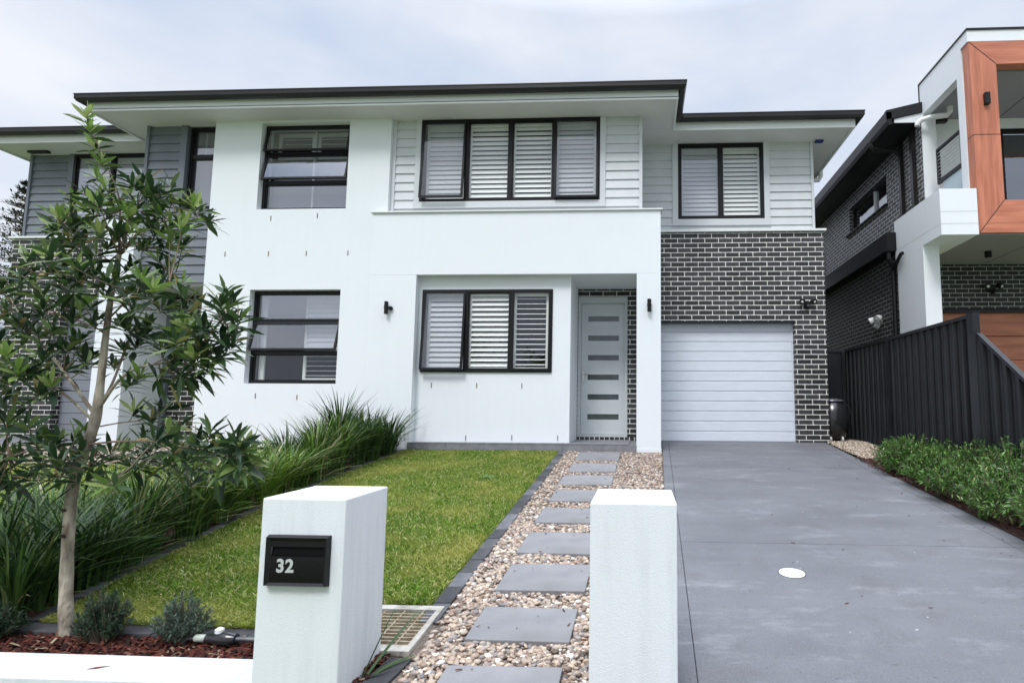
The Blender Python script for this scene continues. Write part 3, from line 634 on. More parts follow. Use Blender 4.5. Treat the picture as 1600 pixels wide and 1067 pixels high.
# base ground to the horizon
g = MB(); ys = [-400, -6, -2.5, 0, 2.28, 9.7, 14, 600]; xs = [-600, -60, -14, 14, 60, 600]
zf = lambda y: {-400: -1.52, -6: -1.52, -2.5: -1.43, 0: -1.40, 2.28: -1.215, 9.7: -.60, 14: -.62, 600: -.62}[y]
vs = [(x, y, zf(y)) for y in ys for x in xs]; nx = len(xs)
g.add(vs, [(j * nx + i, j * nx + i + 1, (j + 1) * nx + i + 1, (j + 1) * nx + i) for j in range(len(ys) - 1) for i in range(nx - 1)])
tag(g.build('ground', M['verge']), kind='structure')
tag(MB().add([(-60, -1.6, -1.395), (60, -1.6, -1.395), (60, -.2, -1.375), (-60, -.2, -1.375)], [(0, 1, 2, 3)]).build('footpath', M['street']), kind='structure')
tag(MB().add([(-300, -14, -1.50), (300, -14, -1.50), (300, -5.9, -1.50), (-300, -5.9, -1.50)], [(0, 1, 2, 3)]).build('road', M['asphalt']), kind='structure')
# driveway: panels with open joints on a dark base
XD0 = .315; XD1 = 3.13
dr = MB()
def dx1(y): return 2.93 + (y - 4.6) * .036 if y < 9.64 else 3.13
def dx0(y): return .25 + (min(y, 9.64) - 6.15) * .031
def slab(x0f, x1f, y0, y1):
    dr.add([(x0f(y0), y0, gz(y0) + .012), (x1f(y0), y0, gz(y0) + .012), (x1f(y1), y1, gz(y1) + .012), (x0f(y1), y1, gz(y1) + .012)], [(0, 1, 2, 3)])
    a, b = [(x0f(y0), y0), (x1f(y0), y0), (x1f(y1), y1), (x0f(y1), y1)], None
    for (p, q) in ((0, 1), (1, 2), (2, 3), (3, 0)):
        P_, Q_ = a[p], a[q]; dr.add([(P_[0], P_[1], gz(P_[1]) + .012), (Q_[0], Q_[1], gz(Q_[1]) + .012), (Q_[0], Q_[1], gz(Q_[1]) - .03), (P_[0], P_[1], gz(P_[1]) - .03)], [(3, 2, 1, 0)])
jn = [.0, 1.2, 4.35, 7.35, 9.64]
for i in range(len(jn) - 1):
    y0, y1 = jn[i] + .003, jn[i + 1] - .003
    slab(dx0, lambda y: dx0(y) + .103, y0, y1); slab(lambda y: dx0(y) + .108, lambda y: dx1(y) - .165, y0, y1); slab(lambda y: dx1(y) - .16, dx1, y0, y1)
tag(dr.build('driveway', M['drive']), kind='structure')
tag(MB().add([(dx0(0) - .002, 0, gz(0) + .004), (dx1(0) + .002, 0, gz(0) + .004), (dx1(9.79) + .0, 9.79, gz(9.7) + .004), (dx0(9.79), 9.79, gz(9.7) + .004)], [(0, 1, 2, 3)]).build('driveway_base', M['drivedark']), kind='structure')
tag(MB().box(.264, 2.646, 9.643, 9.85, -.58, -.552).build('garage_floor', M['drive']), kind='structure')
# garden surfaces
sheet('gravel_bed', [(-1.09, 2.0), (dx0(2.0) - .005, 2.0), (dx0(8.49) - .004, 8.49), (-1.16, 8.49)], .006, M['gravelbase'])
BED = [(-3.10, 2.85), (-3.24, 3.4), (-3.36, 4.1), (-3.49, 5.0), (-3.60, 6.5), (-3.62, 8.5)]
def bedx(y):
    for (a, ya), (b, yb) in zip(BED, BED[1:]):
        if y <= yb: return a + (b - a) * max(0, (y - ya)) / (yb - ya)
    return BED[-1][0]
sheet('lawn_base', [(-1.17, 2.88), (-1.23, 8.46)] + BED[::-1], .008, M['grassbase'])
sheet('soil_bed', [(-1.05, 2.5), (-1.17, 2.86)] + [(x, y) for x, y in BED] + [(-4.45, 8.6), (-4.7, 6), (-4.6, 4), (-5.5, 3.2), (-7, 2.5)], .003, M['mulchbase'])
sheet('neighbour_lawn', [(-4.45, 2.6), (-4.7, 6.0), (-4.9, 7.0), (-10, 7.0), (-10, 2.6)], .012, M['lgrass'])
sheet('neighbour_gravel', [(-4.9, 7.04), (-4.4, 8.62), (-8.4, 8.62), (-8.95, 9.6), (-12, 9.6), (-12, 5.6), (-8.2, 5.6), (-7.6, 7.04)], .014, M['gravelbase'])
sheet('neighbour_driveway', [(-12, 1), (-8.96, 1), (-8.96, 9.64), (-11.2, 9.64)], .02, M['drive'])
sheet('neighbour_bounce_paving', [(3.95, -.2), (11, -.2), (11, 11), (3.95, 11)], .02, M['street'])  # unseen concrete sheet, added to keep green grass bounce off the balcony ceiling
sheet('side_gravel', [(3.16, 8.25), (3.84, 8.1), (3.84, 10.6), (3.16, 10.6)], .008, M['gravelbase'])
sheet('side_soil', [(2.86, 2.0), (3.84, 2.0), (3.84, 8.3), (3.09, 8.3)], .006, M['mulchbase'])
# stepping stones
SY = [(7.68, 8.33, -.92, -.31), (6.89, 7.44, -.91, -.32), (6.17, 6.67, -.92, -.325), (5.45, 5.93, -.90, -.325), (4.735, 5.2, -.90, -.33), (4.0, 4.475, -.885, -.32), (3.36, 3.785, -.865, -.33), (2.78, 3.14, -.86, -.345), (2.2, 2.55, -.86, -.345)]
ordn = ['first stepping stone from the porch step', 'second stepping stone from the porch step', 'third stepping stone from the porch step', 'fourth stepping stone from the porch step', 'fifth stepping stone from the porch step', 'sixth stepping stone from the porch step', 'third nearest stepping stone, beside the lower part of the right gate pillar', 'largest fully visible stepping stone, second nearest and beside the drain grate', 'nearest stepping stone, cut off between the two gate pillars']
for (y0, y1, x0, x1), nm in zip(SY, ordn):
    mb = MB(); h = .03; a = rnd.uniform(-.012, .012)
    vs = [(x0, y0), (x1, y0 + a), (x1, y1 + a), (x0, y1)]
    mb.add([(x, y, gz(y) + h - .04) for x, y in vs] + [(x, y, gz(y) + h) for x, y in vs], [(3, 2, 1, 0), (4, 5, 6, 7), (0, 1, 5, 4), (1, 2, 6, 5), (2, 3, 7, 6), (3, 0, 4, 7)])
    own('stepping_stone', mb, M['paver'], 'grey rectangular ' + nm, 'paver', 'stepping stones along the pebble path', bevel=.004)
# edging blocks
def edging(pts, L_, wd, lab, grp, gap=.004, name='edging_block'):
    first = None; cnt = 0
    for (x0, y0), (x1, y1) in zip(pts, pts[1:]):
        d = Vector((x1 - x0, y1 - y0)); n = max(1, round(d.length / L_)); u = d / n
        for i in range(n):
            c = Vector((x0, y0)) + u * (i + .5); ang = math.atan2(u.y, u.x)
            if first is None:
                mb = MB().box(-L_ / 2 + gap / 2, L_ / 2 - gap / 2, -wd / 2, wd / 2, -.06, .022)
                first = mb.build(name, M['edge'], None, bevel=.004); o = first
            else: o = first.copy(); C.objects.link(o)
            o.location = (c.x + rnd.uniform(-.003, .003), c.y, gz(c.y) + rnd.uniform(-.003, .004))
            slope = math.atan(.085) * math.sin(ang)
            o.rotation_euler = (0, -slope, ang + rnd.uniform(-.02, .02)); tag(o, lab.replace('#', ORD[cnt]), 'edging', grp); cnt += 1
edging([(-1.115, 2.96), (-1.19, 8.42)], .228, .095, 'charcoal edging block between lawn and pebble path, # from the street end', 'edging blocks along the pebble path')
edging([(-3.15, 2.80), (-1.70, 2.80)], .24, .11, 'charcoal edging block across the lawn front, # from the left', 'edging blocks across the front of the lawn')
edging([(x - .045, y) for x, y in BED], .23, .09, 'dark edging block between lawn and plant bed, # from the street end', 'edging blocks beside the planted bed')
edging([(-1.13, 2.36), (-1.10, 2.62)], .26, .11, 'charcoal edging block below the drain grate beside the left gate pillar', None)
# pebbles ---------------------------------------------------------------
def ico(sub):
    import bmesh
    bm = bmesh.new(); bmesh.ops.create_icosphere(bm, subdivisions=sub, radius=1); v = np.array([x.co[:] for x in bm.verts]); f = np.array([[q.index for q in x.verts] for x in bm.faces]); bm.free(); return v, f
def scatter(name, P, size, m, sub, flat=(.55, .8), smooth=True, label=None, cat=None, aspect=(.65, 1.0), tilt=.35):
    v, f = ico(sub); n = len(P); k = len(v)
    s = size * nrg.uniform(.5, 1.4, n)
    sx = s; sy = s * nrg.uniform(*aspect, n); sz = s * nrg.uniform(*flat, n)
    a = nrg.uniform(0, 2 * PI, n); tx = nrg.normal(0, tilt, n)
    V = np.empty((n, k, 3)); nz = 1 + nrg.normal(0, .08, (n, k))
    x = v[None, :, 0] * sx[:, None] * nz; y = v[None, :, 1] * sy[:, None] * nz; z = v[None, :, 2] * sz[:, None] * nz
    y2 = y * np.cos(tx)[:, None] - z * np.sin(tx)[:, None]; z2 = y * np.sin(tx)[:, None] + z * np.cos(tx)[:, None]
    V[..., 0] = x * np.cos(a)[:, None] - y2 * np.sin(a)[:, None] + P[:, 0:1]; V[..., 1] = x * np.sin(a)[:, None] + y2 * np.cos(a)[:, None] + P[:, 1:2]; V[..., 2] = z2 + P[:, 2:3]
    F = (f[None] + (np.arange(n) * k)[:, None, None]).reshape(-1, 3)
    o = npmesh(name, V.reshape(-1, 3), F, m, smooth=smooth); return tag(o, label, cat, None, 'stuff')
GZ = np.vectorize(gz)
def rectpts(n, x0, x1, y0, y1, dz=(0, .02)):
    p = np.empty((n, 3)); p[:, 0] = nrg.uniform(x0, x1, n); p[:, 1] = nrg.uniform(y0, y1, n); p[:, 2] = GZ(p[:, 1]) + nrg.uniform(*dz, n); return p
def notin(P, rects, pad=.008):
    k = np.ones(len(P), bool)
    for y0, y1, x0, x1 in rects: k &= ~((P[:, 0] > x0 - pad) & (P[:, 0] < x1 + pad) & (P[:, 1] > y0 - pad) & (P[:, 1] < y1 + pad))
    return P[k]
DR = (2.69, 3.13, -1.5, -1.10)
P_ = rectpts(20000, -1.10, .285, 2.15, 5.2); P_ = P_[P_[:, 0] < .232 + (P_[:, 1] - 6.15) * .031]; P_ = notin(P_, SY + [DR, (2.0, 2.9, -.21, .16), (2.0, 2.95, -1.2, -1.05)])
P_ = P_[~((P_[:, 1] > 2.95) & (P_[:, 0] < -1.06 - (P_[:, 1] - 2.96) * .0137))]
scatter('pebbles', P_, .0160, M['pebble'], 2, aspect=(.42, .95), flat=(.35, .62), label='rounded multicoloured river pebbles filling the front part of the path', cat='pebbles')
P_ = rectpts(13000, -1.13, .33, 5.2, 8.44); P_ = P_[P_[:, 0] < .232 + (P_[:, 1] - 6.15) * .031]; P_ = notin(P_, SY + [(8.4, 9, -.1, .4)]); P_ = P_[~(P_[:, 0] < -1.06 - (P_[:, 1] - 2.96) * .0137)]
scatter('pebbles', P_, .0185, M['pebble'], 1, aspect=(.42, .95), flat=(.35, .62), label='rounded multicoloured river pebbles around the stepping stones near the porch', cat='pebbles')
P_ = rectpts(5000, 3.16, 3.82, 8.15, 10.4); P_ = P_[P_[:, 0] > 3.16]
scatter('crushed_stone', P_, .014, M['crush'], 1, label='pale crushed stone between the driveway and the black fence', cat='gravel')
P_ = rectpts(6000, -10.5, -4.6, 7.06, 8.6)
scatter('crushed_stone', P_, .022, M['crush'], 1, label='pale gravel in front of the left dwelling', cat='gravel')
# mulch chips
def chips(n, poly_fn, name, lab, size=.022):
    P = poly_fn(n); n = len(P); v = np.array([(-1, -.32, 0), (1, -.22, .0), (.9, .3, .05), (-.8, .25, .03), (-.7, -.2, .12), (.8, -.15, .12), (.7, .2, .14), (-.8, .2, .12)])
    f = np.array([(0, 3, 2, 1), (4, 5, 6, 7), (0, 1, 5, 4), (1, 2, 6, 5), (2, 3, 7, 6), (3, 0, 4, 7)])
    s = size * nrg.uniform(.5, 1.5, n)[:, None]; a = nrg.uniform(0, 2 * PI, n)[:, None]; t = nrg.normal(0, .35, n)[:, None]
    x = v[None, :, 0] * s; y = v[None, :, 1] * s; z = v[None, :, 2] * s + x * np.tan(t).clip(-.8, .8)
    V = np.stack([x * np.cos(a) - y * np.sin(a) + P[:, 0:1], x * np.sin(a) + y * np.cos(a) + P[:, 1:2], z + P[:, 2:3]], -1)
    F = (f[None] + (np.arange(n) * 8)[:, None, None]).reshape(-1, 4)
    return tag(npmesh(name, V.reshape(-1, 3), F, M['chip']), lab, 'mulch', None, 'stuff')
chips(4200, lambda n: rectpts(n, -3.9, -1.6, 2.52, 2.74, (.0, .02)), 'mulch', 'red bark mulch behind the low white wall')
def bedpts(n):
    p = rectpts(n, -4.6, -3.0, 2.5, 8.5, (0, .015)); k = np.array([x < bedx(y) - .09 for x, y in p[:, :2]]); return p[k]
chips(9000, bedpts, 'mulch', 'red bark mulch under the strappy plants')
chips(1800, lambda n: rectpts(n, 2.98, 3.8, 4.0, 8.2, (0, .02)), 'mulch', 'dark bark mulch beside the driveway')
def litter(n):
    p = np.concatenate([rectpts(n // 2, -.9, -.3, 2.3, 8.3, (.034, .036)), rectpts(n // 3, 2.3, 2.9, 3, 9, (.014, .016)), rectpts(n // 3, .3, 2.8, 2.5, 9.4, (.014, .016))])
    return p[[(p[i, 0] > .28) or any(a < p[i, 1] < b and c < p[i, 0] < d for a, b, c, d in SY) for i in range(len(p))]]
chips(110, litter, 'leaf_litter', 'small dry leaf and bark bits on the stepping stones and driveway', .011)
chips(250, lambda n: rectpts(n, -1.34, -1.17, 2.3, 2.66, (0, .02)), 'mulch', 'patch of red mulch beside the left gate pillar')

# lawn blades ---------------------------------------------------------------
def blades(name, n, x0, x1, y0, y1, keep, h, wd, m, lab, bias=1.6):
    u = nrg.uniform(0, 1, n) ** bias; P = np.stack([nrg.uniform(x0, x1, n), y0 + (y1 - y0) * u], -1); P = P[keep(P)]; n = len(P)
    a = nrg.uniform(0, 2 * PI, n); H = h * nrg.uniform(.55, 1.25, n); W_ = wd * nrg.uniform(.7, 1.3, n); ln = nrg.uniform(.3, 1.7, n) * H; la = nrg.uniform(0, 2 * PI, n)
    z = GZ(P[:, 1]) + .006; cx_, sx_ = np.cos(a) * W_ / 2, np.sin(a) * W_ / 2; lx, ly = np.cos(la) * ln, np.sin(la) * ln
    V = np.empty((n, 5, 3))
    V[:, 0] = np.stack([P[:, 0] - cx_, P[:, 1] - sx_, z], -1); V[:, 1] = np.stack([P[:, 0] + cx_, P[:, 1] + sx_, z], -1)
    V[:, 2] = np.stack([P[:, 0] + cx_ + lx * .35, P[:, 1] + sx_ + ly * .35, z + H * .65], -1); V[:, 3] = np.stack([P[:, 0] - cx_ + lx * .35, P[:, 1] - sx_ + ly * .35, z + H * .65], -1)
    V[:, 4] = np.stack([P[:, 0] + lx, P[:, 1] + ly, z + H], -1)
    b = np.arange(n)[:, None] * 5
    F = np.concatenate([b + np.array([0, 1, 2]), b + np.array([0, 2, 3]), b + np.array([3, 2, 4])])
    return tag(npmesh(name, V.reshape(-1, 3), F, m), lab, 'grass', None, 'stuff')
def keep_lawn(P):
    bx = np.interp(P[:, 1], [y for _, y in BED], [x for x, _ in BED])
    rx = -1.18 - (P[:, 1] - 2.96) * .0137
    k = (P[:, 0] > bx - .0) & (P[:, 0] < rx)
    k &= ~((P[:, 0] > -1.52) & (P[:, 1] < 3.17))
    return k
blades('lawn_grass', 250000, -3.64, -1.15, 2.86, 8.46, keep_lawn, .030, .0049, M['grass'], 'short green lawn with straw coloured patches beside the pebble path')
blades('grass', 30000, -10, -4.5, 2.7, 7.0, lambda P: np.ones(len(P), bool), .05, .01, M['grass'], 'short pale lawn of the left dwelling', 1)

# leaf tools ------------------------------------------------------------
def leafset(bases, dirs, lens, wids, droop, m, name, parent, segs=3, up_=(0, 0, 1), fold=.25, shape='lance'):
    """many curved leaves in one mesh"""
    n = len(bases); bases = np.asarray(bases); dirs = np.asarray(dirs); dirs = dirs / np.linalg.norm(dirs, axis=1)[:, None]
    lens = np.asarray(lens)[:, None]; wids = np.asarray(wids)[:, None]; droop = np.asarray(droop)[:, None]
    side = np.cross(dirs, np.array(up_)[None] + nrg.normal(0, .35, (n, 3))); side /= np.linalg.norm(side, axis=1)[:, None] + 1e-9
    nor = np.cross(side, dirs); prof = {'lance': [.12, .8, 1.0, .62, 0], 'strap': [.7, 1, .95, .7, 0]}[shape]
    K = segs + 1; V = np.empty((n, K * 3, 3))
    for i in range(K):
        t = i / segs; wv = np.interp(t, [0, .3, .5, .8, 1], prof)
        c = bases + dirs * lens * t; c = c + np.array([0, 0, -1])[None] * (droop * lens * t * t)
        hw = side * wids * wv * .5
        V[:, i * 3] = c - hw + nor * wids * wv * fold * .5; V[:, i * 3 + 1] = c; V[:, i * 3 + 2] = c + hw + nor * wids * wv * fold * .5
    b = np.arange(n)[:, None] * (K * 3); F = []
    for i in range(segs):
        for j in (0, 1): F.append(b + np.array([i * 3 + j, i * 3 + j + 1, i * 3 + j + 4, i * 3 + j + 3]))
    return npmesh(name, V.reshape(-1, 3), np.concatenate(F), m, parent, smooth=True)
def strap_clump(name, nb, h, spread, wd, m, seeds=1):
    """arching grass-like leaves from the origin, multi-segment"""
    segs = 7; n = nb; a = nrg.uniform(0, 2 * PI, n); r0 = nrg.uniform(0, .09, n) * spread / .35
    H = h * nrg.uniform(.55, 1.12, n); out_ = spread * nrg.uniform(.25, 1.25, n); cur = nrg.uniform(1.5, 3.2, n); w_ = wd * nrg.uniform(.6, 1.2, n)
    dead = nrg.uniform(0, 1, n) < .08; H[dead] *= .4; out_[dead] *= 1.1
    K = segs + 1; V = np.empty((n, K * 2, 3)); d = np.stack([np.cos(a), np.sin(a)], -1); s_ = np.stack([-np.sin(a), np.cos(a)], -1)
    tw = nrg.normal(0, .25, n); drop = nrg.uniform(0, .6, n) ** 1.3
    for i in range(K):
        t = i / segs; rr = r0 + out_ * t ** cur; zz = H * (t - drop * t ** 3.2 * .8); sway = tw * .12 * t * t
        wv = w_ * np.interp(t, [0, .2, .75, 1], [.7, 1, .75, .04]) / 2
        c = d * rr[:, None] + s_ * sway[:, None]
        V[:, i * 2, :2] = c - s_ * wv[:, None]; V[:, i * 2 + 1, :2] = c + s_ * wv[:, None]; V[:, i * 2, 2] = zz; V[:, i * 2 + 1, 2] = zz + wv * .3
    b = np.arange(n)[:, None] * (K * 2); F = np.concatenate([b + np.array([i * 2, i * 2 + 1, i * 2 + 3, i * 2 + 2]) for i in range(segs)])
    return npmesh(name, V.reshape(-1, 3), F, m, smooth=True)
def put(o, loc, rz, s, lab, cat, grp):
    o.location = loc; o.rotation_euler = (0, 0, rz); o.scale = (s, s, s * rnd.uniform(.92, 1.1)); return tag(o, lab, cat, grp)
protos = {'mid': [strap_clump('strappy_plant', 190, .7, .36, .019, M['strap']) for _ in range(2)] + [strap_clump('strappy_plant', 150, .6, .48, .021, M['strap'])],
          'light': [strap_clump('strappy_plant', 190, .64, .36, .019, M['strapl']), strap_clump('strappy_plant', 160, .6, .46, .021, M['strapl'])],
          'dark': [strap_clump('strappy_plant', 200, .74, .36, .018, M['strapd']) for _ in range(2)] + [strap_clump('strappy_plant', 160, .64, .48, .021, M['strapd'])]}
used = set()
def clump(kind, x, y, s, lab, grp):
    p = rnd.choice(protos[kind])
    o = p if id(p) not in used else p.copy()
    if id(p) in used: C.objects.link(o)
    used.add(id(p)); return put(o, (x, y, gz(y)), rnd.uniform(0, 6.28), s, lab, 'plant', grp)
cntc = {}
for y, x, kd, s in sorted([(8.05, -3.93, 'dark', 1.0), (8.1, -4.3, 'dark', 1.0), (7.65, -3.95, 'dark', 1.02), (7.7, -4.35, 'dark', 1.08), (7.2, -3.95, 'dark', 1.0), (7.2, -4.4, 'dark', 1.05), (6.8, -3.95, 'mid', .95), (6.75, -4.4, 'dark', 1.0),
                    (6.4, -3.95, 'mid', .86), (6.3, -4.4, 'mid', .9), (6.0, -3.92, 'mid', .85), (5.85, -4.4, 'mid', .85), (5.6, -3.86, 'light', .9), (5.4, -4.3, 'light', .85), (5.2, -3.82, 'light', .9), (5.05, -4.25, 'mid', .82),
                    (4.8, -3.8, 'light', .86), (4.65, -4.2, 'mid', .8), (4.4, -3.75, 'mid', .84), (4.25, -4.15, 'mid', .75), (4.0, -3.72, 'mid', .86), (3.85, -4.1, 'mid', .75), (3.62, -3.64, 'mid', .85), (3.5, -4.0, 'mid', .75),
                    (3.3, -3.6, 'dark', .88), (3.2, -3.95, 'dark', .88), (2.95, -3.75, 'dark', .8), (3.0, -4.2, 'dark', .8), (3.3, -4.5, 'dark', .8), (2.75, -4.05, 'dark', .75), (3.45, -3.62, 'dark', .85), (3.85, -3.68, 'dark', .9), (4.2, -3.72, 'mid', .9), (4.6, -3.78, 'mid', .92), (5.0, -3.84, 'mid', .9), (5.75, -3.9, 'mid', .9), (3.1, -3.55, 'dark', .85), (2.9, -3.45, 'dark', .75), (3.6, -4.4, 'dark', .9), (4.0, -4.5, 'mid', .85), (6.9, -4.0, 'dark', 1.0), (6.2, -3.95, 'mid', .95)], key=lambda q: -q[0]):
    lab = {'dark': 'dark green strappy plant in the long garden bed', 'mid': 'mid green strappy plant in the long garden bed', 'light': 'light green strappy plant in the long garden bed'}[kd]
    if kd == 'dark': lab = 'dark green strappy plant at the house end of the bed' if y > 5 else 'dark strappy plant at the street end of the bed behind the tree'
    row = 'lawn side' if x > -4.0 else 'back'; cntc[row] = cntc.get(row, -1) + 1
    lab = {'dark': 'dark green', 'mid': 'mid green', 'light': 'light green'}[kd] + ' strappy plant, ' + ORD[cntc[row]] + ' from the house in the ' + row + ' row'
    clump(kd, x + (.19 if x > -4 else .08) + rnd.uniform(-.06, .06), y + rnd.uniform(-.08, .08), s * rnd.uniform(.9, 1.14) * (1.08 if kd != 'dark' else 1), lab, 'strappy plants in the garden bed')
fo_ = (-1.205, 2.43, gz(2.43) - .01); ft = thing('flax_plant', fo_, 'few long dark green strap leaves reaching out from behind the left gate pillar', 'plant')
dd = [(.22, .5, .42), (.35, .38, .3), (.5, .42, .22), (.42, .2, .34), (.1, .4, .5), (.5, .1, .1), (.3, .6, .2)]
leafset([(0, 0, 0)] * 7, dd, [.42, .34, .5, .3, .36, .4, .38], [.014, .016, .024, .014, .01, .016, .012], [.1, .35, .45, .3, .05, .5, .4], M['strapd'], 'leaves', ft, 8, shape='strap')
fx = strap_clump('flax_plant', 14, .24, .12, .014, M['strap']); put(fx, (-1.76, 2.80, gz(2.78)), 2.0, .8, 'small strap leaved plant at the left side of the letterbox pillar', 'plant', None)
br = strap_clump('grass_tuft', 70, .32, .2, .012, M['bright']); put(br, (3.02, 5.15, gz(5.15)), 0, 1, 'bright green grass tuft leaning over the driveway edge', 'plant', None)
br = strap_clump('grass_tuft', 40, .14, .12, .01, M['bright']); put(br, (3.10, 7.25, gz(7.25)), 0, 1, 'small bright grass tuft at the far end of the shrub bed', 'plant', None)
wd_ = strap_clump('lawn_weed', 34, .06, .13, .024, M['bright']); put(wd_, (-1.83, 6.46, gz(6.46)), 0, 1, 'flat leafy weed growing in the lawn', 'plant', None)
MBk = MB().box(-4.5, 3, 0, 1, 0, 1)

# shrubs ------------------------------------------------------------------
def shrub(name, loc, rx, ry, h, nst, m, lab, grp, llen=.045, lw=.009, per=26, cat='shrub'):
    t = thing(name, loc, lab, cat, grp); st = MB(); Bs, Ds, Ls, Ws, Dr = [], [], [], [], []
    for i in range(nst):
        a = rnd.uniform(0, 2 * PI); r = math.sqrt(rnd.random()); ex, ey = math.cos(a) * r * rx, math.sin(a) * r * ry
        ez = h * (1 - .55 * r * r) * rnd.uniform(.7, 1.1)
        p0 = Vector((ex * .15, ey * .15, -.01)); p1 = Vector((ex * .6, ey * .6, ez * .5)); p2 = Vector((ex, ey, ez))
        st.tube([Vector(loc) + p for p in (p0, p1, p2)], [.004, .003, .0015], 4, False)
        for k in range(per):
            u = rnd.uniform(.25, 1) ** .7; p = p0.lerp(p1, u * 2) if u < .5 else p1.lerp(p2, u * 2 - 1)
            d = (p2 - p1).normalized() * .8 + Vector((rnd.gauss(0, .7), rnd.gauss(0, .7), rnd.gauss(.1, .5)))
            Bs.append(p); Ds.append(d); Ls.append(llen * rnd.uniform(.6, 1.2)); Ws.append(lw * rnd.uniform(.7, 1.2)); Dr.append(rnd.uniform(0, .3))
    st.build('stems', M['twig'], t); leafset([tuple(b) for b in Bs], [tuple(d) for d in Ds], Ls, Ws, Dr, m, 'leaves', t, 2)
    return t
bl = [(3.5, 7.7, .3, .36, .30), (3.32, 7.0, .3, .36, .34), (3.62, 7.05, .28, .36, .36), (3.3, 6.35, .3, .36, .36), (3.65, 6.3, .28, .36, .44), (3.26, 5.7, .32, .36, .40), (3.62, 5.6, .3, .36, .50), (3.24, 5.0, .32, .38, .44), (3.6, 4.9, .3, .38, .55), (3.2, 4.3, .33, .38, .46), (3.58, 4.2, .3, .38, .55)]
cb = {}
for i, (x, y, rx, ry, h) in enumerate(bl):
    side = x < 3.45; cb[side] = cb.get(side, -1) + 1
    shrub('low_shrub', (x - (.06 if side else 0), y, gz(y)), rx * 1.35, ry * 1.25, h * rnd.uniform(1.1, 1.45), 135, M['bush'], ('low bushy shrub beside the driveway, %s from the house' if side else 'bushy green shrub against the black fence, %s from the house') % ORD[cb[side]], 'shrubs along the black fence', .062, .0135, 26)
shrub('needle_shrub', (-2.62, 2.70, gz(2.7)), .13, .1, .25, 70, M['sagedark'], 'dark green fine leaved shrub right of the tree trunk behind the low wall', None, .03, .004, 95)
shrub('needle_shrub', (-2.24, 2.72, gz(2.7)), .14, .1, .23, 60, M['sage'], 'grey green fine leaved shrub between the tree and the letterbox pillar', None, .03, .004, 95)
shrub('needle_shrub', (-3.22, 2.68, gz(2.7)), .2, .1, .2, 70, M['sagedark'], 'dark green fine leaved shrub at the left end of the low wall', None, .03, .004, 95)

